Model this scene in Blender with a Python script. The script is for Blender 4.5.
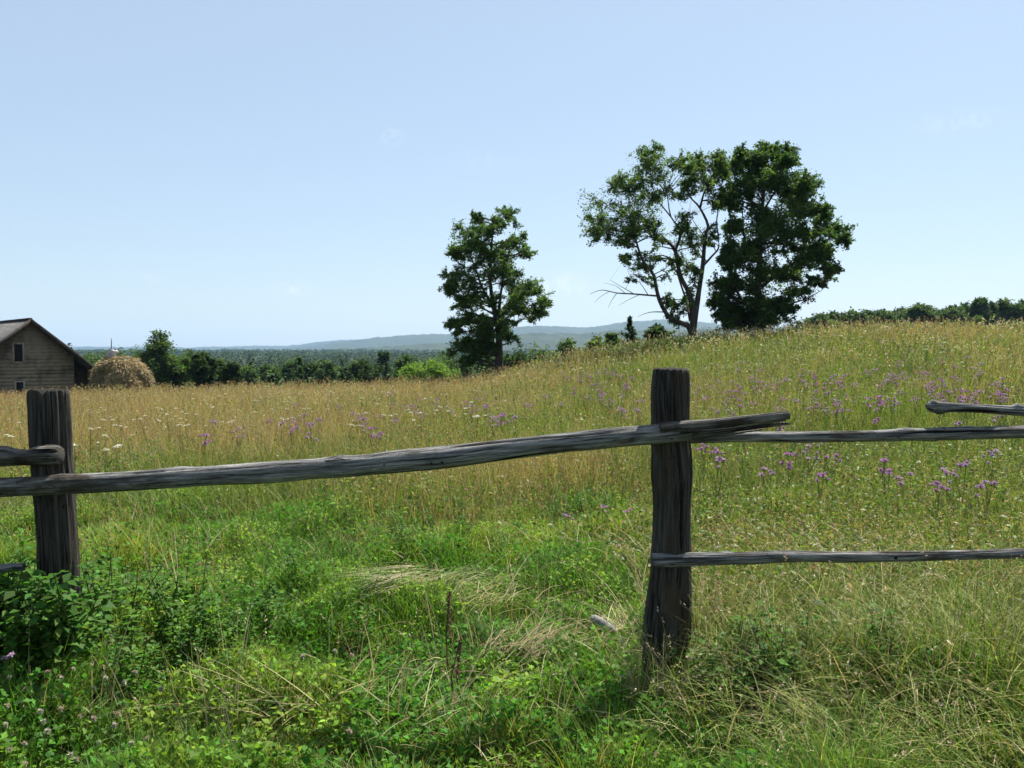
import bpy, math, random
import numpy as np
from mathutils import Vector, Matrix

for o in list(bpy.data.objects):
    bpy.data.objects.remove(o)
SC = bpy.context.scene
COL = SC.collection
R = math.radians
random.seed(7)
RNG = np.random.default_rng(11)

# ------------------------------------------------------------------ camera
EYE = 1.6
FPX = 860.0
PITCH = math.atan(36.0 / FPX)
cam_data = bpy.data.cameras.new("camera")
cam_data.sensor_width = 36.0
cam_data.lens = FPX / 1024.0 * 36.0
cam_data.clip_start = 0.05
cam_data.clip_end = 30000.0
cam = bpy.data.objects.new("camera", cam_data)
COL.objects.link(cam)
cam.location = (0, 0, EYE)
cam.rotation_euler = (R(90) - PITCH, 0, 0)
SC.camera = cam

# ------------------------------------------------------------------ light
SUN_EL, SUN_AZ = 56.0, 34.0          # azimuth: degrees to the right of the view direction (+Y)
w = bpy.data.worlds.new("World")
SC.world = w
w.use_nodes = True
nt = w.node_tree
nt.nodes.clear()
wo = nt.nodes.new("ShaderNodeOutputWorld")
bg = nt.nodes.new("ShaderNodeBackground")
sky = nt.nodes.new("ShaderNodeTexSky")
sky.sky_type = 'NISHITA'
sky.sun_disc = False
sky.sun_elevation = R(SUN_EL)
sky.sun_rotation = R(SUN_AZ)
sky.altitude = 300
sky.air_density = 1.0
sky.dust_density = 0.8
sky.ozone_density = 1.3
bg.inputs['Strength'].default_value = 0.0705
nt.links.new(bg.outputs[0], wo.inputs[0])

def cloud_nodes():
    """a few faint wisps of cloud, placed by direction in the sky"""
    tc = nt.nodes.new("ShaderNodeTexCoord")
    nz = nt.nodes.new("ShaderNodeTexNoise")
    nz.inputs['Scale'].default_value = 110
    nz.inputs['Detail'].default_value = 5
    nz.inputs['Roughness'].default_value = 0.6
    nt.links.new(tc.outputs['Generated'], nz.inputs['Vector'])
    total = None
    for px, py, sx, sy, amp in ((393, 138, 14, 9, .22), (562, 286, 28, 15, .45), (292, 289, 26, 7, .34), (157, 277, 16, 6, .18), (960, 122, 40, 10, .15), (480, 160, 45, 10, .08)):
        d = pix_dir(px, py)
        d = d / np.linalg.norm(d)
        sub = nt.nodes.new("ShaderNodeVectorMath"); sub.operation = 'SUBTRACT'
        nt.links.new(tc.outputs['Generated'], sub.inputs[0]); sub.inputs[1].default_value = d
        mul = nt.nodes.new("ShaderNodeVectorMath"); mul.operation = 'MULTIPLY'
        nt.links.new(sub.outputs[0], mul.inputs[0])
        mul.inputs[1].default_value = (FPX / sx, FPX / sx, FPX / sy)
        ln = nt.nodes.new("ShaderNodeVectorMath"); ln.operation = 'LENGTH'
        nt.links.new(mul.outputs[0], ln.inputs[0])
        mr = nt.nodes.new("ShaderNodeMapRange"); mr.interpolation_type = 'SMOOTHSTEP'
        mr.inputs['From Min'].default_value = 1.3; mr.inputs['From Max'].default_value = 0.0
        mr.inputs['To Min'].default_value = 0; mr.inputs['To Max'].default_value = amp
        nt.links.new(ln.outputs['Value'], mr.inputs['Value'])
        if total is None:
            total = mr.outputs[0]
        else:
            a = nt.nodes.new("ShaderNodeMath"); a.operation = 'ADD'
            nt.links.new(total, a.inputs[0]); nt.links.new(mr.outputs[0], a.inputs[1]); total = a.outputs[0]
    m2 = nt.nodes.new("ShaderNodeMapRange")
    m2.inputs['From Min'].default_value = 0.42; m2.inputs['From Max'].default_value = 0.66
    nt.links.new(nz.outputs['Fac'], m2.inputs['Value'])
    m3 = nt.nodes.new("ShaderNodeMath"); m3.operation = 'MULTIPLY'
    nt.links.new(total, m3.inputs[0]); nt.links.new(m2.outputs[0], m3.inputs[1])
    mx = nt.nodes.new("ShaderNodeMix"); mx.data_type = 'RGBA'
    nt.links.new(m3.outputs[0], mx.inputs['Factor'])
    # a bright hazy summer sky: the clear-sky model seen through an even pale veil
    veil = nt.nodes.new("ShaderNodeMix"); veil.data_type = 'RGBA'
    veil.inputs['Factor'].default_value = 0.58
    veil.inputs['B'].default_value = (3.65, 4.55, 5.45, 1)
    nt.links.new(sky.outputs[0], veil.inputs['A'])
    nt.links.new(veil.outputs['Result'], mx.inputs['A'])
    mx.inputs['B'].default_value = (7.4, 7.5, 7.6, 1)
    nt.links.new(mx.outputs['Result'], bg.inputs['Color'])

sun_data = bpy.data.lights.new("sun", 'SUN')
sun_data.energy = 5.0
sun_data.angle = R(0.53)
sun_data.color = (1.0, 0.95, 0.86)
sun = bpy.data.objects.new("sun", sun_data)
COL.objects.link(sun)
SUN_DIR = Vector((math.sin(R(SUN_AZ)) * math.cos(R(SUN_EL)), math.cos(R(SUN_AZ)) * math.cos(R(SUN_EL)), math.sin(R(SUN_EL))))
sun.rotation_euler = SUN_DIR.to_track_quat('Z', 'Y').to_euler()
sun.location = (20, 30, 60)

SC.view_settings.view_transform = 'Standard'
SC.view_settings.look = 'None'
SC.view_settings.exposure = 1.16
SC.view_settings.gamma = 1.0
SC.render.engine = 'CYCLES'
SC.cycles.use_denoising = True
SC.cycles.filter_width = 1.55
SC.cycles.max_bounces = 6
SC.cycles.diffuse_bounces = 2
SC.cycles.glossy_bounces = 2
SC.cycles.transmission_bounces = 4
SC.cycles.transparent_max_bounces = 6
SC.cycles.volume_bounces = 0
HAZE = 0.00008

# ------------------------------------------------------------------ helpers
CP, SP = math.cos(PITCH), math.sin(PITCH)

def pix_dir(px, py):
    """direction of a picture point; scaled so that its depth along the lens axis is 1"""
    x = (px - 512.0) / FPX
    v = -(py - 384.0) / FPX
    return np.array((x, CP + v * SP, -SP + v * CP))

def at(px, py, Y):
    """the point of that ray that stands Y metres down the field"""
    d = pix_dir(px, py)
    return np.array((0, 0, EYE)) + d * (Y / d[1])

cloud_nodes()

def _hash(ix, iy, seed):
    n = (ix.astype(np.int64) * 374761393 + iy.astype(np.int64) * 668265263 + seed * 1442695041) & 0x7fffffff
    n = ((n ^ (n >> 13)) * 1274126177) & 0x7fffffff
    n = (n ^ (n >> 16)) & 0xffff
    return n / 65535.0

def vnoise(x, y, scale, seed=0):
    x = np.asarray(x, float) / scale
    y = np.asarray(y, float) / scale
    ix, iy = np.floor(x), np.floor(y)
    fx, fy = x - ix, y - iy
    fx = fx * fx * (3 - 2 * fx); fy = fy * fy * (3 - 2 * fy)
    a = _hash(ix, iy, seed); b = _hash(ix + 1, iy, seed)
    c = _hash(ix, iy + 1, seed); d = _hash(ix + 1, iy + 1, seed)
    return (a * (1 - fx) + b * fx) * (1 - fy) + (c * (1 - fx) + d * fx) * fy

def fbm(x, y, scale, seed=0, oct=3):
    t, amp, tot = 0, 1, 0
    for k in range(oct):
        t = t + amp * vnoise(x, y, scale / 2 ** k, seed + 17 * k); tot += amp; amp *= .5
    return t / tot

def sstep(a, b, x):
    t = np.clip((np.asarray(x, float) - a) / (b - a), 0, 1)
    return t * t * (3 - 2 * t)

_HX = np.array((-400, -60, -40, -24, -12, -6, -1.5, 2, 6, 9, 14, 24, 60, 400.))
_HZ = np.array((-5.0, -3.2, -2.3, -1.25, -0.85, -0.66, -0.34, 0.52, 1.36, 1.85, 2.08, 2.15, 2.6, 4.0))
_TX = np.linspace(-80, 80, 641)
_TZ = np.interp(_TX, _HX, _HZ)
_k = np.hanning(17); _k /= _k.sum()
_TZ = np.convolve(np.pad(_TZ, 8, mode='edge'), _k, 'valid')

def ground(x, y):
    """height of the land"""
    x = np.asarray(x, float); y = np.asarray(y, float)
    r = np.hypot(x, y)
    h = np.interp(x, _TX, _TZ)
    ramp = np.clip((y - 6.0) / 32.0, 0, 1) ** 1.12
    z = h * ramp
    ang = x / np.maximum(np.abs(y), 1e-3)
    right = sstep(0.20, 0.38, ang) * (y > 0)
    drop = 15.0 * sstep(41, 135, y) * (1 - right) + right * (3.0 * sstep(42, 150, y) - 14 * sstep(190, 420, y) + 0)
    drop = np.where(right > 0, 15.0 * sstep(41, 135, y) * (1 - right) + right * (1.5 * sstep(42, 110, y) - 6 * sstep(110, 220, y) + 21 * sstep(240, 600, y)), drop)
    far = sstep(200, 600, r)
    z = (z - drop) * (1 - far) + (-15.0) * far
    near = 1 - sstep(14, 60, r)
    z = z + (fbm(x, y, 1.3, 3) - .5) * 0.10 * near + (fbm(x, y, 7, 5) - .5) * 0.25 * sstep(8, 20, r) * (1 - sstep(300, 700, r))
    return z

def gz(x, y):
    return float(ground(np.array([x]), np.array([y]))[0])

def on_ground(px, py, h):
    """where the ray of a picture point meets the surface h metres above the ground"""
    d = pix_dir(px, py)
    ts = np.arange(2.0, 60, 0.05)
    P = np.array((0, 0, EYE)) + ts[:, None] * d
    g = ground(P[:, 0], P[:, 1]) + h
    k = np.nonzero(P[:, 2] <= g)[0]
    if len(k) == 0:
        return None
    p = P[k[0]].copy()
    return p

def new_mesh(name, V, F, mats=(), cols=None, mat_idx=None, vec=None, smooth=False):
    """V (n,3); F a list of (m,k) int arrays (k = 3 or 4) -> mesh"""
    me = bpy.data.meshes.new(name)
    V = np.ascontiguousarray(V, dtype=np.float32)
    Fs = [np.asarray(f, dtype=np.int32) for f in (F if isinstance(F, (list, tuple)) else [F]) if len(f)]
    me.vertices.add(len(V))
    me.vertices.foreach_set("co", V.ravel())
    nl = sum(f.size for f in Fs); npoly = sum(len(f) for f in Fs)
    me.loops.add(nl); me.polygons.add(npoly)
    me.loops.foreach_set("vertex_index", np.concatenate([f.ravel() for f in Fs]))
    tot = np.concatenate([np.full(len(f), f.shape[1], np.int32) for f in Fs])
    start = np.concatenate([[0], np.cumsum(tot)[:-1]]).astype(np.int32)
    me.polygons.foreach_set("loop_start", start)
    if mat_idx is not None:
        me.polygons.foreach_set("material_index", np.asarray(mat_idx, np.int32))
    if smooth:
        me.polygons.foreach_set("use_smooth", np.ones(npoly, bool))
    me.update(calc_edges=True)
    for m in mats:
        me.materials.append(m)
    if cols is not None:
        a = me.attributes.new("col", 'FLOAT_COLOR', 'POINT')
        c = np.ones((len(V), 4), np.float32); c[:, :3] = cols
        a.data.foreach_set("color", c.ravel())
    if vec is not None:
        a = me.attributes.new("fibre", 'FLOAT_VECTOR', 'POINT')
        a.data.foreach_set("vector", np.asarray(vec, np.float32).ravel())
    return me

def link(name, me, parent=None, loc=None):
    o = bpy.data.objects.new(name, me)
    COL.objects.link(o)
    if parent is not None:
        o.parent = parent
    if loc is not None:
        o.location = loc
    return o

def tag(o, label=None, cat=None, group=None, kind=None):
    if label: o['label'] = label
    if cat: o['category'] = cat
    if group: o['group'] = group
    if kind: o['kind'] = kind
    return o

# ------------------------------------------------------------------ materials
def base_mat(name):
    m = bpy.data.materials.new(name)
    m.use_nodes = True
    t = m.node_tree
    t.nodes.clear()
    out = t.nodes.new("ShaderNodeOutputMaterial")
    return m, t, out

def leaf_mat(name, transl=0.4, rough=0.5, spec=0.3, boost=(1.15, 1.15, 0.7)):
    m, t, out = base_mat(name)
    at_ = t.nodes.new("ShaderNodeAttribute"); at_.attribute_name = "col"
    p = t.nodes.new("ShaderNodeBsdfPrincipled")
    p.inputs['Roughness'].default_value = rough
    p.inputs['Specular IOR Level'].default_value = spec
    tr = t.nodes.new("ShaderNodeBsdfTranslucent")
    mul = t.nodes.new("ShaderNodeMix"); mul.data_type = 'RGBA'; mul.blend_type = 'MULTIPLY'
    mul.inputs['Factor'].default_value = 1
    mul.inputs['B'].default_value = (*boost, 1)
    t.links.new(at_.outputs['Color'], p.inputs['Base Color'])
    t.links.new(at_.outputs['Color'], mul.inputs['A'])
    t.links.new(mul.outputs['Result'], tr.inputs['Color'])
    mx = t.nodes.new("ShaderNodeMixShader"); mx.inputs[0].default_value = transl
    t.links.new(p.outputs[0], mx.inputs[1]); t.links.new(tr.outputs[0], mx.inputs[2])
    t.links.new(mx.outputs[0], out.inputs[0])
    return m

def wood_mat(name, c0, c1, stain, spec=.15, scale=75, crack=(.004, .004, .004), bump=.006):
    """weathered wood: fine fibres along the log, dark drying cracks, blotchy stain"""
    m, t, out = base_mat(name)
    p = t.nodes.new("ShaderNodeBsdfPrincipled")
    p.inputs['Roughness'].default_value = .85
    p.inputs['Specular IOR Level'].default_value = spec
    src = t.nodes.new("ShaderNodeAttribute"); src.attribute_name = "fibre"
    def fibre(sc, st, lo, hi, detail=6, off=0):
        mp = t.nodes.new("ShaderNodeMapping"); mp.inputs['Scale'].default_value = (1, 1, st); mp.inputs['Location'].default_value = (off, off * .7, off * .3)
        t.links.new(src.outputs['Vector'], mp.inputs['Vector'])
        n = t.nodes.new("ShaderNodeTexNoise"); n.inputs['Scale'].default_value = sc; n.inputs['Detail'].default_value = detail; n.inputs['Roughness'].default_value = .65
        t.links.new(mp.outputs[0], n.inputs['Vector'])
        r = t.nodes.new("ShaderNodeMapRange"); r.inputs['From Min'].default_value = lo; r.inputs['From Max'].default_value = hi
        t.links.new(n.outputs['Fac'], r.inputs['Value'])
        return r.outputs[0]
    def mixc(f, a, b):
        x = t.nodes.new("ShaderNodeMix"); x.data_type = 'RGBA'
        t.links.new(f, x.inputs['Factor'])
        for k, v in (('A', a), ('B', b)):
            if isinstance(v, tuple): x.inputs[k].default_value = (*v, 1)
            else: t.links.new(v, x.inputs[k])
        return x.outputs['Result']
    f1 = fibre(scale, .05, .36, .66)
    c = mixc(f1, c0, c1)
    c = mixc(fibre(9, .35, .50, .64, 4, 3.1), c, stain)
    f2 = fibre(42, .022, .60, .66, 3, 7.7)
    c = mixc(f2, c, crack)
    c = mixc(fibre(26, .8, .68, .74, 2, 1.3), c, crack)
    t.links.new(c, p.inputs['Base Color'])
    sub = t.nodes.new("ShaderNodeMath"); sub.operation = 'SUBTRACT'
    t.links.new(f1, sub.inputs[0]); t.links.new(f2, sub.inputs[1])
    b = t.nodes.new("ShaderNodeBump"); b.inputs['Strength'].default_value = 1.0; b.inputs['Distance'].default_value = bump
    t.links.new(sub.outputs[0], b.inputs['Height']); t.links.new(b.outputs[0], p.inputs['Normal'])
    t.links.new(p.outputs[0], out.inputs[0])
    return m

def noise_mat(name, c0, c1, scale=4, rough=0.9, stretch=(1, 1, 1), attr=None, detail=6, bump=0.0, lo=.35, hi=.65, c2=None, scale2=1.0, spec=.2, object_co=False):
    """two (or three) real colours of one surface mixed by noise"""
    m, t, out = base_mat(name)
    p = t.nodes.new("ShaderNodeBsdfPrincipled")
    p.inputs['Roughness'].default_value = rough
    p.inputs['Specular IOR Level'].default_value = spec
    if attr:
        src = t.nodes.new("ShaderNodeAttribute"); src.attribute_name = attr; vec = src.outputs['Vector']
    else:
        src = t.nodes.new("ShaderNodeTexCoord"); vec = src.outputs['Object']
    mp = t.nodes.new("ShaderNodeMapping"); mp.inputs['Scale'].default_value = stretch
    t.links.new(vec, mp.inputs['Vector'])
    n = t.nodes.new("ShaderNodeTexNoise"); n.inputs['Scale'].default_value = scale
    n.inputs['Detail'].default_value = detail; n.inputs['Roughness'].default_value = .6
    t.links.new(mp.outputs[0], n.inputs['Vector'])
    mr = t.nodes.new("ShaderNodeMapRange"); mr.inputs['From Min'].default_value = lo; mr.inputs['From Max'].default_value = hi
    t.links.new(n.outputs['Fac'], mr.inputs['Value'])
    mx = t.nodes.new("ShaderNodeMix"); mx.data_type = 'RGBA'
    mx.inputs['A'].default_value = (*c0, 1); mx.inputs['B'].default_value = (*c1, 1)
    t.links.new(mr.outputs[0], mx.inputs['Factor'])
    col = mx.outputs['Result']
    if c2 is not None:
        n2 = t.nodes.new("ShaderNodeTexNoise"); n2.inputs['Scale'].default_value = scale2; n2.inputs['Detail'].default_value = 4
        t.links.new(vec, n2.inputs['Vector'])
        mr2 = t.nodes.new("ShaderNodeMapRange"); mr2.inputs['From Min'].default_value = .5; mr2.inputs['From Max'].default_value = .66
        t.links.new(n2.outputs['Fac'], mr2.inputs['Value'])
        mx2 = t.nodes.new("ShaderNodeMix"); mx2.data_type = 'RGBA'
        t.links.new(mr2.outputs[0], mx2.inputs['Factor'])
        t.links.new(col, mx2.inputs['A']); mx2.inputs['B'].default_value = (*c2, 1)
        col = mx2.outputs['Result']
    t.links.new(col, p.inputs['Base Color'])
    if bump:
        b = t.nodes.new("ShaderNodeBump"); b.inputs['Strength'].default_value = 1.0; b.inputs['Distance'].default_value = bump
        t.links.new(n.outputs['Fac'], b.inputs['Height'])
        t.links.new(b.outputs[0], p.inputs['Normal'])
    t.links.new(p.outputs[0], out.inputs[0])
    return m

M_GRASS = leaf_mat("grass_blades", 0.44, 0.5, 0.22)
M_DRY = leaf_mat("dry_grass_blades", 0.30, 0.6, 0.2, (1, .95, .8))
M_LEAF = leaf_mat("tree_leaves", 0.50, 0.6, 0.12, (1.2, 1.2, .6))
M_FOREST = leaf_mat("forest_leaves", 0.15, 0.8, 0.1, (1.1, 1.1, .6))
M_HERB = leaf_mat("herb_leaves", 0.44, 0.6, 0.12, (1.15, 1.2, .6))
M_FLOWER = leaf_mat("flower_petals", 0.35, 0.7, 0.1, (1, 1, 1))
M_BARK = noise_mat("tree_bark", (.035, .028, .022), (.09, .075, .06), 6, stretch=(1, 1, .25))
M_POST = wood_mat("dark_post_wood", (.007, .0065, .006), (.088, .080, .069), (.055, .040, .026), scale=60)
M_RAIL = wood_mat("grey_rail_wood", (.024, .024, .024), (.34, .335, .325), (.065, .054, .043), spec=.1)
M_SPLIT = wood_mat("split_wood", (.016, .015, .014), (.25, .235, .21), (.04, .032, .024), scale=90)
M_SOIL = noise_mat("soil", (.022, .024, .010), (.065, .058, .026), 1.7, c2=(.035, .042, .014), scale2=.3)
M_HILL = noise_mat("forested_hills", (.010, .024, .012), (.024, .044, .018), .012, detail=8)

# ------------------------------------------------------------------ land, hills
def build_ground():
    rad = np.concatenate([[0.0], np.geomspace(0.4, 7400, 250)])
    front = np.linspace(-45, 45, 241)
    rest = np.linspace(45, 315, 91)[1:-1]
    a = np.radians(np.concatenate([front, rest]))
    nr, na = len(rad) - 1, len(a)
    X = rad[1:, None] * np.sin(a)[None]; Y = rad[1:, None] * np.cos(a)[None]
    Z = ground(X.ravel(), Y.ravel()).reshape(X.shape)
    V = np.stack([X, Y, Z], -1).reshape(-1, 3)
    V = np.vstack([V, [[0, 0, gz(0, 0)]]])
    i = np.arange(nr - 1)[:, None] * na; j = np.arange(na)[None]; j2 = (j + 1) % na
    q = np.stack([i + j, i + j2, i + na + j2, i + na + j], -1).reshape(-1, 4)[:, ::-1]
    c = len(V) - 1
    tri = np.stack([np.full(na, c), (np.arange(na) + 1) % na, np.arange(na)], -1)
    o = link("meadow_ground", new_mesh("meadow_ground", V, [q, tri], [M_SOIL], smooth=True))
    tag(o, "rolling meadow soil under the grass", "ground", kind='structure')

build_ground()

def build_hills(name, R0, depth, prof, seed, rough):
    """a wooded ridge: a long mound R0 metres away whose skyline follows a height profile by bearing"""
    pxs = np.array([p[0] for p in prof], float); pys = np.array([p[1] for p in prof], float)
    na = 900
    px = np.linspace(-500, 1500, na)
    az = np.arctan((px - 512) / FPX)
    top = EYE + (348 - np.interp(px, pxs, pys)) / FPX * R0 
    k = np.hanning(31); k /= k.sum()
    top = np.convolve(np.pad(top, 15, mode='edge'), k, 'valid')
    ts = np.linspace(0, 1, 30)
    V = []
    for t in ts:
        prof_t = math.sin(math.pi * t) ** 0.9 if 0 < t < 1 else 0
        rr = (R0 - depth * .5) + depth * t
        x = np.tan(az) * rr; y = np.full(na, rr)
        z = -16 + (top + 16) * prof_t
        z = z + (fbm(x, y, rough * 6, seed) - .5) * rough * 1.1 * (prof_t > 0) + (vnoise(x, y, rough * 1.2, seed + 5) - .3) * rough * .5 * (prof_t > 0)
        V.append(np.stack([x, y, z], -1))
    V = np.array(V).reshape(-1, 3)
    i = np.arange(len(ts) - 1)[:, None] * na; j = np.arange(na - 1)[None]
    q = np.stack([i + j, i + j + 1, i + na + j + 1, i + na + j], -1).reshape(-1, 4)
    o = link(name, new_mesh(name, V, q, [M_HILL], smooth=True))
    tag(o, None, None, kind='structure')
    return o

tag(build_hills("hills", 5000, 1500, [(-500, 350), (200, 352), (300, 349), (340, 342), (390, 337), (430, 334), (480, 335), (530, 325.5), (560, 327), (590, 329), (620, 323), (650, 320), (700, 322), (760, 330), (900, 336), (1500, 345)], 21, 14),
    "near forested ridge rising blue behind the lone tree", "hills")
tag(build_hills("hills", 2500, 800, [(-500, 356), (250, 354), (340, 350), (400, 347), (450, 344), (500, 339), (540, 334), (580, 334.5), (620, 331), (660, 329), (720, 330), (800, 335), (1500, 345)], 51, 12),
    "darker wooded foothills below the blue ridge", "hills")
tag(build_hills("hills", 6800, 900, [(-500, 344), (180, 348), (240, 347), (290, 347), (310, 343), (350, 340), (400, 341), (560, 338), (1500, 344)], 33, 20),
    "pale distant ridge fading into the sky", "hills")

# ------------------------------------------------------------------ blades and leaves
def blades(P, h, wd, yaw, lean, curl, col, K=4, tipcol=None, tipfrom=.6, wpow=1.4):
    """tapered curved grass blades -> V, F, C"""
    N = len(P)
    t = np.linspace(0, 1, K)
    phi = lean[:, None] + curl[:, None] * t[None]
    step = (h / (K - 1))[:, None]
    sx = np.concatenate([np.zeros((N, 1)), np.cumsum(np.sin(phi[:, :-1]) * step, 1)], 1)
    sz = np.concatenate([np.zeros((N, 1)), np.cumsum(np.cos(phi[:, :-1]) * step, 1)], 1)
    dirx, diry = np.cos(yaw)[:, None], np.sin(yaw)[:, None]
    cx = P[:, 0:1] + sx * dirx; cy = P[:, 1:2] + sx * diry; cz = P[:, 2:3] + sz
    wprof = (1 - t ** wpow) * .94 + .06
    tw = yaw + np.pi / 2 + RNG.normal(0, .5, N)
    hw = .5 * wd[:, None] * wprof[None]
    ox = np.cos(tw)[:, None] * hw; oy = np.sin(tw)[:, None] * hw
    V = np.empty((N, K, 2, 3), np.float32)
    V[:, :, 0, 0] = cx - ox; V[:, :, 0, 1] = cy - oy; V[:, :, 0, 2] = cz
    V[:, :, 1, 0] = cx + ox; V[:, :, 1, 1] = cy + oy; V[:, :, 1, 2] = cz
    base = (np.arange(N) * K * 2)[:, None]
    k = np.arange(K - 1)[None] * 2
    F = np.stack([base + k, base + k + 1, base + k + 3, base + k + 2], -1).reshape(-1, 4)
    C = np.broadcast_to(col[:, None, None, :], (N, K, 2, 3))
    if tipcol is not None:
        f = np.clip((t - tipfrom) / (1 - tipfrom), 0, 1)[None, :, None, None]
        C = C * (1 - f) + tipcol[:, None, None, :] * f
    tip = np.stack([cx[:, -1], cy[:, -1], cz[:, -1]], -1)
    tdir = np.stack([np.sin(phi[:, -1]) * dirx[:, 0], np.sin(phi[:, -1]) * diry[:, 0], np.cos(phi[:, -1])], -1)
    return V.reshape(-1, 3), F, np.ascontiguousarray(C).reshape(-1, 3), tip, tdir

def leaflets(P, L, W, col, up=0.6, axis=None):
    """rhombic leaves at P; up = how much their faces turn to the sky"""
    N = len(P)
    n = RNG.normal(0, 1, (N, 3)); n /= np.linalg.norm(n, axis=1)[:, None]
    n[:, 2] = np.abs(n[:, 2]); n = n * (1 - up) + np.array((0, 0, 1.0)) * up
    n /= np.linalg.norm(n, axis=1)[:, None]
    a = RNG.normal(0, 1, (N, 3)) if axis is None else axis + RNG.normal(0, .25, (N, 3))
    a -= (a * n).sum(1)[:, None] * n
    a /= np.linalg.norm(a, axis=1)[:, None] + 1e-9
    b = np.cross(n, a)
    L = L[:, None]; W = W[:, None]
    V = np.empty((N, 4, 3), np.float32)
    V[:, 0] = P
    V[:, 1] = P + a * L * .45 + b * W * .5 + n * W * .12
    V[:, 2] = P + a * L - n * L * .10
    V[:, 3] = P + a * L * .45 - b * W * .5 + n * W * .12
    F = (np.arange(N) * 4)[:, None] + np.arange(4)[None]
    C = np.repeat(col, 4, axis=0)
    return V.reshape(-1, 3), F, C

class Acc:
    def __init__(self): self.V, self.F, self.C, self.n = [], [], [], 0
    def add(self, V, F, C):
        self.V.append(V); self.F.append(np.asarray(F) + self.n); self.C.append(C); self.n += len(V)
    def mesh(self, name, mat, smooth=False):
        return new_mesh(name, np.concatenate(self.V), self.F, [mat], cols=np.concatenate(self.C), smooth=smooth)

def vary(c, N, s=.18, hue=.10):
    c = np.asarray(c, float)
    if c.ndim == 1: c = np.repeat(c[None], N, 0)
    return np.clip(c * (1 + RNG.normal(0, s, (N, 1))) * (1 + RNG.normal(0, hue, (N, 3))), .004, .9)

def lerp(a, b, t):
    return np.asarray(a)[None] * (1 - t[:, None]) + np.asarray(b)[None] * t[:, None]

def scatter(N, r0, r1, p, half):
    u = RNG.random(N)
    if abs(p - 2) < 1e-6: r = r0 * (r1 / r0) ** u
    else: r = (r0 ** (2 - p) + u * (r1 ** (2 - p) - r0 ** (2 - p))) ** (1 / (2 - p))
    th = (RNG.random(N) * 2 - 1) * R(half)
    return r * np.sin(th), r * np.cos(th), r

def tall_field(x, y):
    """0 = short cropped green, 1 = full uncut hay meadow"""
    n = (fbm(x, y, 2.2, 41) - .5) * 3.0
    edge_left = sstep(6.5, 9.8, y + n)
    # right of the post the uncut grass comes right up to the rails
    edge_right = sstep(4.0, 4.6, y + n * .2)
    side = sstep(0.55, 1.35, x + (fbm(x, y, 1.5, 43) - .5) * .8 - np.clip(y - 4.5, 0, 3) * .0)
    side = side * (1 - sstep(9, 12, y)) + 0
    return np.maximum(edge_left, edge_right * side)

POST_X, POST_Y = 0.745, 4.0
OPT = dict(short=620000, leaf=400000, tall=290000, stems=84000, forbs=250000)

def build_short():
    acc = Acc()
    x, y, r = scatter(OPT['short'], 1.7, 14, 1.0, 64)
    tf = tall_field(x, y)
    keep = RNG.random(len(x)) > tf * .55
    x, y, r, tf = x[keep], y[keep], r[keep], tf[keep]
    z = ground(x, y)
    clump = fbm(x, y, .42, 51, 3)
    patch = fbm(x, y, 1.1, 53, 2)
    hh = .045 + .22 * np.clip((clump - .3) / .42, 0, 1) ** 1.5 + .15 * np.clip((patch - .5) / .3, 0, 1)
    N = len(x)
    h = hh * RNG.uniform(.55, 1.45, N) * (1 + .45 * sstep(.85, 1.15, x) * sstep(5.2, 4.2, y))
    wd = np.maximum(RNG.uniform(.0035, .0075, N), r / 860 * .8)
    yaw = RNG.random(N) * 2 * np.pi
    # the sward leans in locally shared directions
    pref = fbm(x, y, .9, 57, 2) * 4 * np.pi
    mixd = RNG.random(N) < .55
    yaw = np.where(mixd, pref + RNG.normal(0, 1.0, N), yaw)
    lean = RNG.uniform(.05, .6, N); curl = RNG.uniform(.2, 1.5, N)
    warm = np.clip((fbm(x, y, .8, 61, 3) - .42) / .3, 0, 1)
    c = lerp((.082, .180, .018), (.205, .265, .042), warm)
    dry = RNG.random(N) < (.07 + .22 * np.clip((fbm(x, y, .6, 63, 3) - .52) / .2, 0, 1))
    c[dry] = (.30, .25, .12)
    V, F, C, _, _ = blades(np.stack([x, y, z - .01], -1), h, wd, yaw, lean, curl, vary(c, N, .30), K=4)
    acc.add(V, F, C)
    o = link("short_grass", acc.mesh("short_grass", M_GRASS))
    tag(o, "short green grass of the trodden gap in front of the rail", "grass", kind='stuff')

def build_leaf_cover():
    acc = Acc()
    x, y, r = scatter(OPT['leaf'], 1.7, 14, 1.15, 64)
    tf = tall_field(x, y)
    keep = (RNG.random(len(x)) > tf * .5) & (fbm(x, y, .7, 71, 3) > .31)
    x, y, r = x[keep], y[keep], r[keep]
    N = len(x)
    clump = fbm(x, y, .42, 51, 3); patch = fbm(x, y, 1.1, 53, 2)
    hh = .03 + .21 * np.clip((clump - .3) / .42, 0, 1) ** 1.5 + .12 * np.clip((patch - .5) / .3, 0, 1)
    z = ground(x, y) + hh * RNG.uniform(.3, 1.0, N)
    L = RNG.uniform(.016, .042, N) * np.clip(.8 + .4 * fbm(x, y, 1.3, 73), .7, 1.5); W = L * RNG.uniform(.45, .75, N)
    warm = np.clip((fbm(x, y, .5, 75, 3) - .40) / .3, 0, 1)
    c = lerp((.060, .175, .020), (.180, .285, .040), warm)
    V, F, C = leaflets(np.stack([x, y, z], -1), np.maximum(L, r / 860 * 1.8), np.maximum(W, r / 860 * 1.0), vary(c, N, .34), up=.30)
    acc.add(V, F, C)
    o = link("leafy_ground_cover", acc.mesh("leafy_ground_cover", M_HERB))
    tag(o, "clover and low broad leaves carpeting the trodden grass", "ground cover", kind='stuff')

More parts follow.
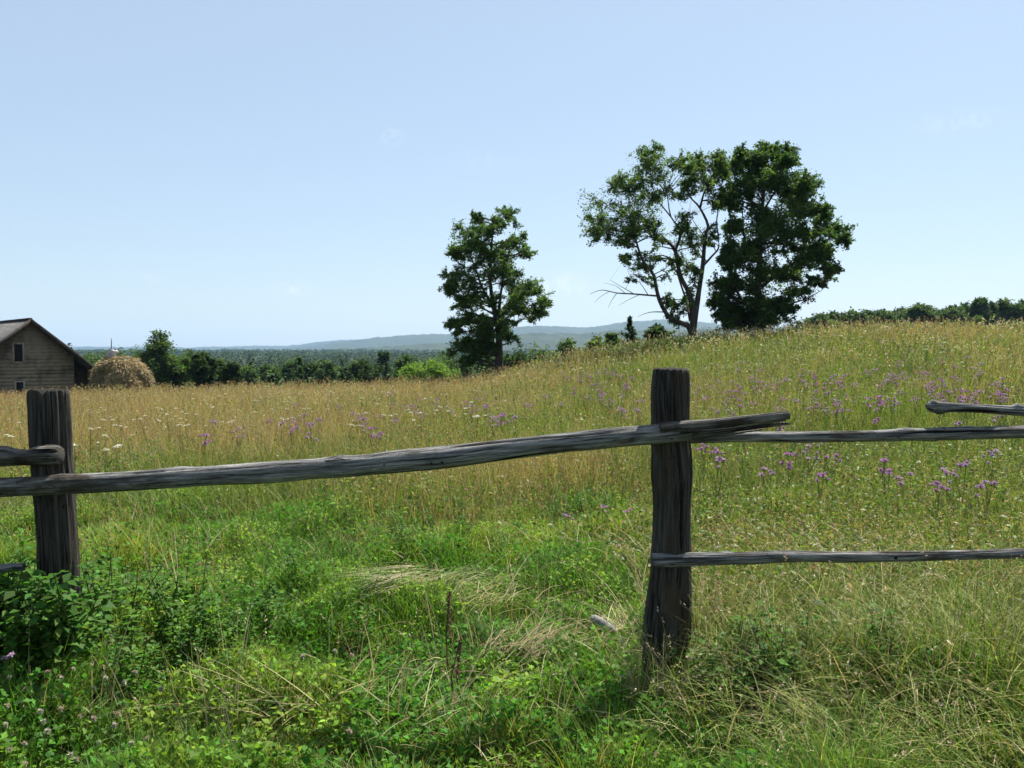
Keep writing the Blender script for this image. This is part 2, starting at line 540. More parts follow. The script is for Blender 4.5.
def meadow_tint(x, y):
    """share of ripe tan grass (0 green .. 1 tan)"""
    left = sstep(3.0, -6.0, x / np.maximum(y, 1) * 20)
    d = sstep(6, 16, y)
    t = .20 - .14 * sstep(0, 5, x) - .28 * sstep(0, 2, x) * sstep(13, 6, y) + .66 * left * d + .26 * sstep(16, 34, y) + (fbm(x, y, 3.2, 81, 3) - .5) * 1.7 + (fbm(x, y, .9, 83, 2) - .5) * .5
    return np.clip(t, 0, 1)

def build_meadow():
    acc = Acc()
    x, y, r = scatter(OPT['tall'], 3.4, 50, 2.0, 50)
    keep = (RNG.random(len(x)) < tall_field(x, y)) & (y < 46)
    x, y, r = x[keep], y[keep], r[keep]
    N = len(x); z = ground(x, y)
    tf = tall_field(x, y)
    hgt = (.30 + .26 * sstep(6, 13, y)) * (.55 + .45 * tf) * (.45 + 1.1 * fbm(x, y, 1.6, 85, 3))
    h = hgt * RNG.uniform(.6, 1.25, N)
    wd = np.maximum(RNG.uniform(.004, .008, N), r / 860 * .62)
    pref = fbm(x, y, 2.0, 87, 2) * 3 * np.pi
    yaw = np.where(RNG.random(N) < .45, pref + RNG.normal(0, .7, N), RNG.random(N) * 6.283)
    t = meadow_tint(x, y)
    tan = RNG.random(N) < t * .72
    c = lerp((.072, .135, .020), (.155, .185, .040), RNG.random(N))
    ct = lerp((.23, .170, .070), (.32, .25, .12), RNG.random(N))
    c[tan] = ct[tan]
    V, F, C, _, _ = blades(np.stack([x, y, z], -1), h, wd, yaw, RNG.uniform(.02, .65, N), RNG.uniform(.1, 1.5, N), vary(c, N, .22), K=4)
    acc.add(V, F, C)
    # flowering stems with seed heads
    x, y, r = scatter(OPT['stems'], 4.2, 50, 2.0, 42)
    keep = (RNG.random(len(x)) < tall_field(x, y) * (.25 + .9 * meadow_tint(x, y))) & (y < 46)
    x, y, r = x[keep], y[keep], r[keep]
    N = len(x); z = ground(x, y); t = meadow_tint(x, y)
    h = (.48 + .26 * sstep(6, 13, y)) * (.6 + .8 * fbm(x, y, 1.6, 85, 3)) * RNG.uniform(.7, 1.2, N)
    wd = np.maximum(RNG.uniform(.002, .0035, N), r / 860 * .35)
    c = lerp((.16, .17, .055), (.33, .25, .12), np.clip(t + RNG.normal(0, .2, N), 0, 1))
    V, F, C, tip, td = blades(np.stack([x, y, z], -1), h, wd, RNG.random(N) * 6.283, RNG.uniform(0, .35, N), RNG.uniform(0, .9, N), vary(c, N, .16), K=4, wpow=4)
    acc.add(V, F, C)
    reddish = RNG.random(N) < np.clip((fbm(x, y, 2.6, 95, 2) - .3) * 1.6, .05, .8)
    hc = lerp((.33, .26, .145), (.26, .205, .095), RNG.random(N)); hc[reddish] = (.25, .140, .085)
    pale = fbm(x, y, 4, 89) + .35 * sstep(-3, 3, x) * sstep(26, 36, y) > .78
    hc[pale] = (.52, .48, .33)
    m = 6
    L = np.repeat(RNG.uniform(.07, .15, N), m)
    u = RNG.random(N * m)
    pp = np.repeat(tip, m, 0) - np.repeat(td, m, 0) * (u * L)[:, None]
    ax = np.repeat(td, m, 0) * 1.0 + RNG.normal(0, .35, (N * m, 3))
    ll = np.maximum(RNG.uniform(.010, .022, N * m), np.repeat(r, m) / 860 * 1.15)
    V, F, C = leaflets(pp, ll, ll * .35, vary(np.repeat(hc, m, 0), N * m, .14), up=.05, axis=ax)
    acc.add(V, F, C)
    # broad leaved forbs among the grass
    x, y, r = scatter(OPT['forbs'], 4.0, 48, 1.9, 42)
    cl = fbm(x, y, 1.1, 93, 3)
    keep = (RNG.random(len(x)) < tall_field(x, y) * np.clip((cl - .38) / .25, .08, 1)) & (y < 46)
    x, y, r = x[keep], y[keep], r[keep]
    N = len(x); t = meadow_tint(x, y)
    z = ground(x, y) + (.36 + .26 * sstep(6, 13, y)) * RNG.uniform(.25, 1.0, N) * (.7 + .5 * fbm(x, y, 1.6, 85, 3))
    L = np.maximum(RNG.uniform(.025, .06, N), r / 860 * RNG.uniform(1.2, 3.6, N))
    c = lerp((.075, .145, .022), (.15, .19, .04), RNG.random(N))
    br = RNG.random(N) < .12 + .45 * t; c[br] = vary((.22, .18, .095), int(br.sum()), .2, .04)
    V, F, C = leaflets(np.stack([x, y, z], -1), L, L * RNG.uniform(.25, .55, N), vary(c, N, .2), up=.25)
    acc.add(V, F, C)
    o = link("meadow_grass", acc.mesh("meadow_grass", M_GRASS))
    tag(o, "tall uncut hay meadow in tan and green seed heads", "grass", kind='stuff')

def build_dry():
    """straw lying over the green: a combed swath, litter round the post, arching tufts on the right"""
    acc = Acc()
    def lay(px, py, sxp, syp, N, yaw, spread, lmin, lmax, zoff=.10, lift=.12, col=(.42, .35, .20), wmul=1.0, curl=(.2, 1.3), lean=(.9, 1.35)):
        p = on_ground(px, py, zoff)
        k = p[1] / 860
        ca = RNG.normal(0, 1, (N, 2))
        x = p[0] + ca[:, 0] * sxp * k
        y = p[1] + ca[:, 1] * syp * k * p[1] / EYE
        z = ground(x, y) + zoff * RNG.uniform(.4, 1.0, N) + lift * RNG.random(N) * .5
        c = vary(np.repeat([col], N, 0), N, .22, .07)
        V, F, C, tip, td = blades(np.stack([x, y, z], -1), RNG.uniform(lmin, lmax, N), RNG.uniform(.0028, .006, N) * wmul, yaw + RNG.normal(0, spread, N),
                         RNG.uniform(*lean, N), RNG.uniform(*curl, N), c, K=5)
        acc.add(V, F, C)
    lay(415, 572, 12, 1.2, 85, math.pi + .95, .16, .3, .75, .16, .12, (.50, .44, .28), lean=(1.2, 1.5), curl=(.0, .35))
    lay(430, 583, 26, 3, 110, .15, .5, .2, .45, .12, .08, (.27, .28, .12))
    lay(400, 580, 14, 1.5, 45, math.pi + 1.05, .2, .25, .5, .14, .1, (.50, .43, .27), lean=(1.2, 1.5), curl=(.0, .4))
    lay(300, 705, 46, 7, 34, math.pi * 1.15, .6, .2, .5, .10, .12, (.34, .29, .15))
    lay(390, 695, 46, 7, 26, .5, .8, .2, .5, .10, .12, (.32, .28, .14))
    lay(600, 655, 26, 8, 120, .9, 1.2, .12, .3, .05, .08, (.42, .35, .20))
    lay(625, 640, 14, 8, 110, 1.3, 1.0, .15, .4, .05, .1, (.46, .38, .22))
    lay(525, 655, 22, 5, 120, .6, .5, .2, .5, .10, .1, (.30, .24, .13))
    lay(480, 605, 26, 4, 60, .2, .9, .2, .45, .10, .1, (.36, .30, .16))
    lay(690, 545, 200, 8, 160, 0, 2.0, .2, .5, .2, .2, (.36, .30, .16))
    for k in range(170):
        px, py = RNG.uniform(0, 1024), RNG.uniform(500, 764)
        lay(px, py, 12, 4, int(RNG.integers(2, 8)), RNG.random() * 6.28, .9, .08, .28, .07, .07, (.40, .34, .19) if k % 3 else (.26, .27, .11))
    # thin arching stalks over the lower rail, right corner tussocks
    def tuft(px, py, zb, N, rad, h0, h1, yaw, spread, col, lean=(.15, .7), curl=(.9, 2.0), wmul=1.0, green=.45, heads=0):
        p = on_ground(px, py, zb)
        x = p[0] + RNG.normal(0, rad, N); y = p[1] + RNG.normal(0, rad, N)
        z = ground(x, y)
        c = vary(np.repeat([col], N, 0), N, .2, .06)
        g = RNG.random(N) < green
        c[g] = vary(lerp((.10, .18, .022), (.24, .26, .055), RNG.random(g.sum())), g.sum(), .18)
        V, F, C, tip, td = blades(np.stack([x, y, z], -1), RNG.uniform(h0, h1, N), RNG.uniform(.003, .0065, N) * wmul, yaw + RNG.normal(0, spread, N),
                         RNG.uniform(*lean, N), RNG.uniform(*curl, N), c, K=6)
        acc.add(V, F, C)
        nh = int(N * heads)
        if nh:
            tp, tdd = tip[:nh], td[:nh]; m = 9
            u = RNG.random(nh * m) * .10
            pp = np.repeat(tp, m, 0) - np.repeat(tdd, m, 0) * u[:, None]
            L = RNG.uniform(.01, .02, nh * m)
            V, F, C = leaflets(pp, L, L * .4, vary(np.repeat([(.46, .38, .24)], nh * m, 0), nh * m, .15), up=.05, axis=np.repeat(tdd, m, 0))
            acc.add(V, F, C)
    for (px, py, N, rad, h0, h1, yaw, spr) in (
        (980, 700, 700, .22, .35, .75, math.pi * .95, .7), (900, 690, 600, .20, .30, .65, math.pi * .9, .8), (830, 720, 420, .18, .25, .55, math.pi, .8),
        (770, 700, 330, .16, .25, .5, math.pi * 1.05, .9), (1040, 640, 700, .25, .35, .8, math.pi * .9, .8), (930, 620, 500, .25, .35, .7, math.pi * .8, 1.2),
        (840, 640, 420, .2, .3, .6, math.pi * .2, 1.2), (720, 730, 260, .14, .2, .45, math.pi * 1.1, .9), (870, 760, 380, .16, .25, .5, math.pi * .9, .9),
        (760, 620, 260, .14, .25, .5, math.pi * .1, 1.2), (1000, 770, 420, .2, .3, .6, math.pi, .8)):
        tuft(px, py, .12, int(N * .85), rad * 1.35, h0 * 1.1, h1 * 1.15, yaw, spr * 1.5, (.41, .345, .175), green=.84, heads=.10, wmul=1.3)
    for k in range(12):
        tuft(RNG.uniform(628, 712), RNG.uniform(698, 716), .02, 26, .05, .16, .48, RNG.random() * 6.28, 1.2, (.38, .33, .17), lean=(0, .5), curl=(.2, 1.4), green=.7, heads=.1)
    for k in range(26):
        px = RNG.uniform(720, 1024)
        tuft(px, RNG.uniform(690, 725), .02, 30, .06, .40, .80, RNG.random() * 6.28, 1.2, (.36, .32, .15), lean=(0, .45), curl=(.2, 1.4), green=.72, heads=.12)
    for (px, py, N) in ((700, 640, 60), (735, 640, 60), (790, 600, 80), (860, 600, 60), (650, 600, 40), (640, 640, 30)):
        tuft(px, py, .05, N, .07, .3, .62, 0, 3.0, (.44, .37, .22), lean=(0, .5), curl=(.3, 1.6), green=.2, heads=.25)
    # tall single stalks scattered over the sward
    for k in range(150):
        px, py = RNG.uniform(0, 1024), RNG.uniform(500, 760)
        tuft(px, py, .02, 5, .03, .18, .5, RNG.random() * 6.28, .8, (.40, .33, .19), lean=(0, .4), curl=(0, .9), green=.35, heads=.2)
    o = link("dry_grass", acc.mesh("dry_grass", M_DRY))
    tag(o, "pale straw and bent dry stalks lying over the green grass", "grass", kind='stuff')

build_short(); build_leaf_cover(); build_meadow(); build_dry()

# ------------------------------------------------------------------ tubes and wood
def tube(pts, rads, sides=12, flat=1.0, rough=0.0, seed=0, caps=True, squash_axis=None, sub=1, knots=(), wob=0.0, crack=0.0):
    """a log along pts; rads per point; returns V, quads, tris, fibre-vectors"""
    pts = np.asarray(pts, float); rads = np.asarray(rads, float)
    if sub > 1:
        n = len(pts); tt = np.linspace(0, n - 1, (n - 1) * sub + 1)
        pts2 = np.empty((len(tt), 3))
        for a in range(3):
            d = np.gradient(pts[:, a])
            i = np.minimum(tt.astype(int), n - 2); f = tt - i
            h00 = 2 * f**3 - 3 * f**2 + 1; h10 = f**3 - 2 * f**2 + f; h01 = -2 * f**3 + 3 * f**2; h11 = f**3 - f**2
            pts2[:, a] = h00 * pts[i, a] + h10 * d[i] + h01 * pts[i + 1, a] + h11 * d[i + 1]
        rads = np.interp(tt, np.arange(n), rads); pts = pts2
    n = len(pts)
    if wob:
        ar = np.concatenate([[0], np.cumsum(np.linalg.norm(np.diff(pts, axis=0), axis=1))])
        for a_ in range(3):
            pts[:, a_] += (vnoise(ar, ar * 0 + seed + a_ * 5, .22, seed + a_) - .5) * wob
        rads = rads * (1 + (vnoise(ar, ar * 0 + seed + 40, .13, seed + 9) - .5) * min(.25, wob * 14))
    tan = np.gradient(pts, axis=0); tan /= np.linalg.norm(tan, axis=1)[:, None] + 1e-12
    ref = np.array((0, 0, 1.0)) if abs(tan[0][2]) < .8 else np.array((0, -1.0, 0))
    s1 = np.cross(tan, ref); s1 /= np.linalg.norm(s1, axis=1)[:, None] + 1e-12
    s2 = np.cross(s1, tan)
    th = np.linspace(0, 2 * np.pi, sides, endpoint=False)
    arc = np.concatenate([[0], np.cumsum(np.linalg.norm(np.diff(pts, axis=0), axis=1))])
    rr = np.repeat(rads[:, None], sides, 1)
    if rough:
        A = np.repeat(arc[:, None], sides, 1)
        lump = vnoise(A.ravel(), np.zeros(A.size) + seed, .25, seed).reshape(A.shape) - .5
        groove = vnoise(np.tile(th * 3.0, n), A.ravel() * 1.2, .55, seed + 3).reshape(A.shape) - .5
        rr = rr * (1 + rough * (.6 * lump + 1.0 * groove))
        TH = np.tile(th, n)
        fine = vnoise(TH * 9.0 + seed, A.ravel() * .9, .5, seed + 21).reshape(A.shape) - .5
        rr = rr * (1 + rough * .55 * fine)
        for c_ in range(5):
            a0 = (seed * 1.7 + c_ * 1.31) % (2 * np.pi)
            wander = a0 + (vnoise(A.ravel(), A.ravel() * 0 + c_, .5, seed + 31 + c_).reshape(A.shape) - .5) * .9
            dth = np.abs((th[None] - wander + np.pi) % (2 * np.pi) - np.pi)
            on = np.clip((vnoise(A.ravel(), A.ravel() * 0 + c_ * 3, .35, seed + 47 + c_).reshape(A.shape) - .42) * 5, 0, 1)
            rr = rr * (1 - crack * on * np.exp(-(dth / .075) ** 2))
        for (ka, kt, kr, kh) in knots:
            dth = np.abs((th[None] - kt + np.pi) % (2 * np.pi) - np.pi) * rads.mean()
            rr = rr + kh * np.exp(-((A - ka) ** 2 + dth ** 2) / kr ** 2)
    c, s = np.cos(th)[None, :, None], np.sin(th)[None, :, None]
    V = pts[:, None] + rr[..., None] * (c * s1[:, None] + flat * s * s2[:, None])
    vec = np.stack([rr * np.cos(th)[None] + seed * .37, rr * np.sin(th)[None] + seed * .11, np.repeat(arc[:, None], sides, 1) + seed], -1)
    V = V.reshape(-1, 3); vec = vec.reshape(-1, 3)
    i = np.arange(n - 1)[:, None] * sides; j = np.arange(sides)[None]; j2 = (j + 1) % sides
    q = np.stack([i + j, i + j2, i + sides + j2, i + sides + j], -1).reshape(-1, 4)[:, ::-1]
    tri = np.zeros((0, 3), int)
    if caps:
        V = np.vstack([V, pts[0] - tan[0] * rads[0] * .08, pts[-1] + tan[-1] * rads[-1] * .08])
        vec = np.vstack([vec, vec[0] * 0 + seed, vec[0] * 0 + seed + 2])
        a, b = len(V) - 2, len(V) - 1
        o = (n - 1) * sides
        tri = np.concatenate([np.stack([np.full(sides, a), np.arange(sides), (np.arange(sides) + 1) % sides], -1),
                              np.stack([np.full(sides, b), o + (np.arange(sides) + 1) % sides, o + np.arange(sides)], -1)])
    return V, q, tri, vec

class Wood:
    def __init__(self): self.V, self.Q, self.T, self.A, self.n = [], [], [], [], 0
    def add(self, pts, rads, wob=0.0, **k):
        k['wob'] = wob
        V, q, t, a = tube(pts, rads, **k)
        self.V.append(V); self.Q.append(q + self.n); self.T.append(t + self.n); self.A.append(a); self.n += len(V)
        return self
    def mesh(self, name, mat, smooth=True):
        return new_mesh(name, np.concatenate(self.V), [np.concatenate(self.Q), np.concatenate(self.T)], [mat], vec=np.concatenate(self.A), smooth=smooth)

# ------------------------------------------------------------------ the fence
def pxrad(dpx, Y): return .5 * dpx * Y / FPX

fence = bpy.data.objects.new("wooden_fence", None)
COL.objects.link(fence)
fence.location = (POST_X, POST_Y, gz(POST_X, POST_Y))
tag(fence, "weathered rustic pole fence with dark posts and one broken rail", "fence")
FENCE_INV = Matrix.Translation(-Vector(fence.location))

def fpart(name, me, label=None):
    o = link(name, me, fence)
    o.matrix_parent_inverse = FENCE_INV
    if label: o['label'] = label
    return o

def px_path(spec, Y):
    """spec: (px, py, thickness px[, depth])"""
    P, Rr = [], []
    for s in spec:
        yy = s[3] if len(s) > 3 else Y
        P.append(at(s[0], s[1], yy)); Rr.append(pxrad(s[2], yy))
    return P, Rr

# posts
P, Rr = px_path([(664, 720, 46), (664, 690, 48), (665, 660, 47), (667, 630, 46), (669, 600, 44), (671, 570, 41), (672, 530, 40), (672.5, 490, 39.5), (672.5, 455, 39), (671.5, 440, 38), (671, 420, 36.5), (670.5, 395, 36.5), (670.5, 378, 36.5), (670.5, 371.5, 36), (670.5, 369, 34.5), (670.5, 368, 32)], POST_Y)
fpart("post", Wood().add(P, Rr, sides=84, rough=.14, crack=.15, seed=3, sub=5, wob=.006).mesh("post", M_POST), "stout dark post with rounded top beside the split rail end")
LP_Y = 4.15
P, Rr = px_path([(61, 720, 42), (60, 640, 41), (59, 570, 39), (57, 530, 38), (54.5, 490, 37), (52, 460, 36), (50, 430, 36), (48.5, 405, 36), (48, 396, 36), (48, 391, 34)], LP_Y)
lw = Wood().add(P, Rr, sides=84, rough=.15, crack=.15, seed=9, sub=5, wob=.006)
lme = lw.mesh("post", M_POST)
lco = np.empty(len(lme.vertices) * 3, np.float32); lme.vertices.foreach_get("co", lco); lco = lco.reshape(-1, 3)
topz = at(48, 391, LP_Y)[2]; cx = at(52, 391, LP_Y)[0]
near_top = lco[:, 2] > topz - .02
lco[near_top, 2] -= .022 * np.exp(-((lco[near_top, 0] - cx) / .010) ** 2) - .012 * vnoise(lco[near_top, 0], lco[near_top, 1], .03, 4)
lme.vertices.foreach_set("co", lco.ravel()); lme.update()
fpart("post", lme, "dark cracked post with a notched top crowded by leafy weeds")
P, Rr = px_path([(1285, 700, 44), (1280, 600, 42), (1277, 500, 40), (1276, 440, 38), (1276, 385, 37)], 4.15)
fpart("post", Wood().add(P, Rr, sides=84, rough=.10, crack=.15, seed=14, sub=4).mesh("post", M_POST))

# the long pole with its split end
P, Rr = px_path([(-150, 492, 19, 4.04), (-60, 489.5, 19, 4.02), (0, 487, 19.5, 4.0), (75, 483.5, 20, 3.99), (150, 479.5, 20, 3.98), (250, 473, 21, 3.97), (340, 466.5, 21.5, 3.96), (430, 459, 22, 3.95), (500, 450.5, 21, 3.94), (570, 442.5, 20, 3.93), (625, 436.5, 20, 3.92), (655, 434, 21, 3.915), (690, 430, 20, 3.91)], 3.95)
rail = fpart("rail", Wood().add(P, Rr, sides=60, rough=.045, crack=.16, seed=5, sub=6, wob=.008, knots=((1.05, 1.2, .03, .012), (1.62, 2.0, .025, .010), (2.35, 1.0, .03, .012), (2.8, 1.8, .02, .008), (.5, 1.4, .02, .008))).mesh("rail", M_RAIL), "long grey pole bowed between the two posts")
sp = Wood()
for spec, fl, sd in (([(660, 428, 12, 3.88), (700, 425, 11, 3.88), (745, 420, 10.5, 3.88), (775, 416.5, 10, 3.88), (789, 415, 9, 3.88)], .95, 31),
                     ([(660, 436, 9, 3.89), (700, 433, 8, 3.885), (745, 428.5, 6, 3.885), (770, 425.5, 4.5, 3.88), (790, 423.5, 3, 3.88)], .8, 32),
                     ([(655, 440, 8, 3.90), (700, 437.5, 6, 3.90), (730, 434, 4.5, 3.90), (764, 429, 2, 3.90)], .7, 33),
                     ([(680, 432, 4, 3.86), (720, 429, 3, 3.865), (765, 423.5, 2.5, 3.87), (786, 420.5, 2, 3.875)], .7, 34)):
    P, Rr = px_path(spec, 3.9)
    sp.add(P, Rr, sides=12, rough=.22, seed=sd, sub=6, flat=fl)
so = link("split_end", sp.mesh("split_end", M_SPLIT, smooth=False), rail)

P, Rr = px_path([(650, 441, 8, 4.0), (700, 438.5, 9, 4.0), (760, 437, 11, 4.0), (850, 436, 11.2, 4.02), (905, 434.5, 12, 4.04), (960, 433, 12.6, 4.05), (1024, 431.5, 12.6, 4.06), (1120, 430, 15, 4.08), (1280, 428, 15, 4.12)], 4.0)
fpart("rail", Wood().add(P, Rr, sides=60, rough=.10, crack=.16, seed=6, sub=6, wob=.008, knots=((1.22, 1.4, .022, .012), (1.5, 2.2, .02, .014), (.75, 4.6, .02, .008), (1.32, 4.5, .025, .012))).mesh("rail", M_RAIL), "thin grey pole running on from the broken rail end")
P, Rr = px_path([(652, 561, 14, 3.92), (700, 559.5, 13.5, 3.92), (760, 557.5, 12, 3.94), (850, 556.5, 11, 3.97), (930, 555.5, 10.5, 4.0), (1024, 553, 10, 4.03), (1120, 551.5, 12, 4.06), (1282, 550, 12, 4.1)], 4.0)
fpart("rail", Wood().add(P, Rr, sides=60, rough=.10, crack=.16, seed=7, sub=6, wob=.008, knots=((.35, 1.5, .02, .008), (.9, 1.2, .02, .008))).mesh("rail", M_RAIL), "low rail half sunk in the long grass")
P, Rr = px_path([(926, 406, 4, 4.1), (930, 407, 10, 4.1), (938, 408, 12, 4.1), (950, 408, 9.5, 4.1), (980, 409, 9, 4.1), (1005, 410, 9.5, 4.11), (1024, 410.5, 10, 4.12), (1120, 414, 11, 4.13), (1290, 424, 12, 4.16)], 4.1)
fpart("rail", Wood().add(P, Rr, sides=60, rough=.14, crack=.16, seed=8, sub=5, wob=.008, knots=((.03, 1.5, .014, .012), (.07, 4.5, .016, .007), (.44, 1.4, .012, .014), (.46, 4.6, .016, .006))).mesh("rail", M_RAIL), "short snapped pole with a knobbed end above the thin rail")
P, Rr = px_path([(-140, 459, 20, 4.06), (-40, 457.5, 21, 4.06), (0, 456.5, 21, 4.05), (22, 456, 20, 4.05), (38, 455.5, 21, 4.04), (52, 455, 21, 4.04), (59, 455, 19, 4.04), (61, 455, 16, 4.04)], 4.05)
sw = Wood().add(P, Rr, sides=60, rough=.16, crack=.18, seed=10, sub=8)
sme = sw.mesh("rail", M_SPLIT)
sco = np.empty(len(sme.vertices) * 3, np.float32); sme.vertices.foreach_get("co", sco); sco = sco.reshape(-1, 3)
mid = at(24, 455, 4.05)
gap = np.exp(-((sco[:, 0] - mid[0]) / .055) ** 4) * np.clip((sco[:, 2] - mid[2] + .012) / .05, 0, 1)
sco[:, 2] -= gap * .016 * (.7 + .8 * vnoise(sco[:, 0], sco[:, 1], .012, 6)); sme.vertices.foreach_set("co", sco.ravel()); sme.update()
fpart("rail", sme, "dark rotten rail stub broken off at the cracked post")
P, Rr = px_path([(-150, 571, 10, 4.0), (-40, 569, 10, 4.0), (5, 568, 9.5, 4.0), (24, 566, 7, 4.0)], 4.0)
fpart("rail", Wood().add(P, Rr, sides=60, rough=.12, crack=.16, seed=12, sub=5, wob=.008).mesh("rail", M_RAIL), "grey rail end poking out of the leafy weeds")

# ------------------------------------------------------------------ bits on the ground
M_CHUNK = noise_mat("bare_grey_wood", (.11, .107, .103), (.25, .24, .225), 30, stretch=(1, 1, .3), bump=.003)
def stick(name, pts, label, cat, mat, group=None, sides=10, rough=.15, seed=1):
    P = [np.array(p[:3]) for p in pts]
    b = P[0].copy()
    me = Wood().add([p - b for p in P], [p[3] for p in pts], sides=sides, rough=rough, seed=seed, sub=3).mesh(name, mat)
    return tag(link(name, me, loc=Vector(b)), label, cat, group)

p = on_ground(603, 627, .15)
stick("wood_chunk", [(p[0] - .055, p[1] + .045, p[2] + .035, .014), (p[0] - .045, p[1] + .035, p[2] + .030, .025), (p[0], p[1], p[2] + .014, .026), (p[0] + .035, p[1] - .03, p[2] - .002, .025), (p[0] + .055, p[1] - .05, p[2] - .014, .012)],
      "short grey wood chunk lying in straw near the stout post", "wood chunk", M_CHUNK, seed=3)
for k, (px, py, a, L, lab) in enumerate(((622, 668, .5, .09, "upper pale splinter in the straw beside the post foot"), (630, 676, .75, .10, "middle pale splinter in the straw beside the post foot"), (614, 676, .35, .12, "lowest and longest pale splinter in the straw by the post"), (640, 689, -.2, .08, "pale splinter lying right under the foot of the post"))):
    p = on_ground(px, py, .07)
    dx, dy = math.cos(a) * L / 2, math.sin(a) * L / 2 + .02
    stick("wood_splinter", [(p[0] - dx, p[1] - dy, p[2] - .008, .003), (p[0] - dx * .4, p[1] - dy * .4, p[2], .007), (p[0] + dx * .5, p[1] + dy * .5, p[2] + .012, .006), (p[0] + dx, p[1] + dy, p[2] + .02, .002)], lab, "wood splinter", M_SPLIT, "splinters at the foot of the post", sides=7, seed=20 + k)

# ------------------------------------------------------------------ flowers and weeds
def join_parts(parts):
    """[(V, F, C, slot)] -> V, F list, C, material indices"""
    V, F, C, M, n = [], [], [], [], 0
    for v, f, c, s in parts:
        V.append(v); F.append(np.asarray(f) + n); C.append(c); M.append(np.full(len(f), s)); n += len(v)
    return np.concatenate(V), F, np.concatenate(C), np.concatenate(M)

def stem_strip(p0, p1, wd, col, bend=.02):
    """a thin three-sided stem between two points"""
    p0, p1 = np.array(p0, float), np.array(p1, float)
    mid = (p0 + p1) / 2 + RNG.normal(0, bend, 3) * (1, 1, 0)
    V, q, t, a = tube([p0, mid, p1], [wd, wd * .85, wd * .6], sides=4, caps=False)
    return V, q, np.repeat([col], len(V), 0)

def puff(c, rad, n, col, up=.35, flat=.7):
    d = RNG.normal(0, 1, (n, 3)); d[:, 2] = np.abs(d[:, 2]) * flat + .25; d /= np.linalg.norm(d, axis=1)[:, None]
    L = rad * RNG.uniform(.7, 1.15, n)
    V, F, C = leaflets(np.repeat([c], n, 0), L, L * .38, vary(np.repeat([col], n, 0), n, .2, .06), up=.0, axis=d)
    return V, F, C

PURPLE = (.44, .21, .43)
MAUVE = (.43, .29, .41)
def knapweed_variant(k):
    h = RNG.uniform(.52, .68)
    stem, heads = [], []
    nh = 4 + k % 4
    for i in range(nh):
        a = RNG.random() * 6.28; rr = RNG.uniform(.015, .085)
        top = np.array((math.cos(a) * rr, math.sin(a) * rr, h + RNG.uniform(-.07, .07)))
        v, f, c = stem_strip((0, 0, 0) if i == 0 else (0, 0, h * RNG.uniform(.55, .75)), top, 0.0026, (.17, .21, .06)); stem.append((v, f, c, 0))
        v, f, c = puff(top + (0, 0, -.012), .012, 10, (.09, .08, .04), flat=.3); stem.append((v, f, c, 0))
        v, f, c = puff(top, RNG.uniform(.020, .034), 26, PURPLE if k % 2 else MAUVE); heads.append((v, f, c))
    n = 8
    z = RNG.uniform(.05, h * .6, n)
    v, f, c = leaflets(np.stack([np.zeros(n), np.zeros(n), z], -1), RNG.uniform(.05, .10, n), RNG.uniform(.008, .016, n), vary((.14, .20, .05), n), up=.3); stem.append((v, f, c, 0))
    V, F, C, M = join_parts(stem); sm = new_mesh("stem", V, F, [M_HERB], cols=C)
    hm = [new_mesh("flower_head", v, f, [M_FLOWER], cols=c) for v, f, c in heads]
    return sm, hm, h
KNAP = [knapweed_variant(k) for k in range(7)]

KNAP_PX = [(825, 448), (831, 455), (811, 452), (790, 461), (768, 471), (939, 485), (986, 490), (964, 472), (752, 402), (728, 402), (740, 404), (826, 410), (740, 386), (622, 414), (637, 415), (604, 386), (804, 384), (826, 387),
           (782, 380), (760, 370), (739, 364), (604, 511), (629, 510), (924, 376), (1002, 382), (994, 384), (940, 395), (855, 387), (803, 384), (815, 390), (940, 360), (373, 433), (366, 428), (378, 435), (363, 423), (304, 419), (295, 427), (405, 408), (465, 405), (493, 416),
           (294, 405), (355, 417), (212, 426), (505, 413), (600, 384), (574, 392), (588, 397), (627, 386), (621, 412), (567, 520), (786, 398), (850, 398), (868, 402), (900, 392), (915, 399), (885, 384), (845, 379), (958, 389), (970, 401), (735, 395), (715, 410), (705, 398), (780, 412), (795, 405),
           (640, 400), (610, 402), (655, 392), (560, 404), (545, 396), (530, 408), (515, 422), (480, 398), (450, 410), (436, 402), (420, 415), (395, 420), (340, 408), (320, 424), (270, 420), (240, 432), (205, 440), (310, 436), (875, 420), (745, 425), (765, 390), (812, 372), (870, 372), (900, 364), (980, 372), (750, 378), (720, 384), (690, 388), (580, 380), (620, 376)]
for _c in range(16):
    _x, _y = RNG.uniform(570, 1000), RNG.uniform(366, 412)
    for _ in range(4): KNAP_PX.append((_x + RNG.normal(0, 12), _y + RNG.normal(0, 4)))
for _c in range(7):
    _x, _y = RNG.uniform(280, 520), RNG.uniform(402, 432)
    for _ in range(3): KNAP_PX.append((_x + RNG.normal(0, 10), _y + RNG.normal(0, 4)))
for _ in range(14): KNAP_PX.append((RNG.uniform(700, 1020), RNG.uniform(395, 495)))
for _ in range(40): KNAP_PX.append((RNG.uniform(560, 1020), RNG.uniform(370, 412)))
KL = "purple knapweed flowering among the tall meadow grass"
def place_knap(px, py, label=None, k=0):
    p = on_ground(px, py, .60 if py < 500 else .32)
    if p is None: return
    x, y = p[0], p[1]
    g = gz(x, y)
    sm, hm, h = KNAP[k % len(KNAP)]
    s = (p[2] - g) / h
    o = link("knapweed", sm, loc=(x, y, g)); o.scale = (s * .6 + .4,) * 2 + (s,); o.rotation_euler = (0, 0, RNG.random() * 6.28)
    tag(o, label or KL, "wildflower", "purple knapweed flowers in the meadow")
    for m in hm: link("flower_head", m, o)
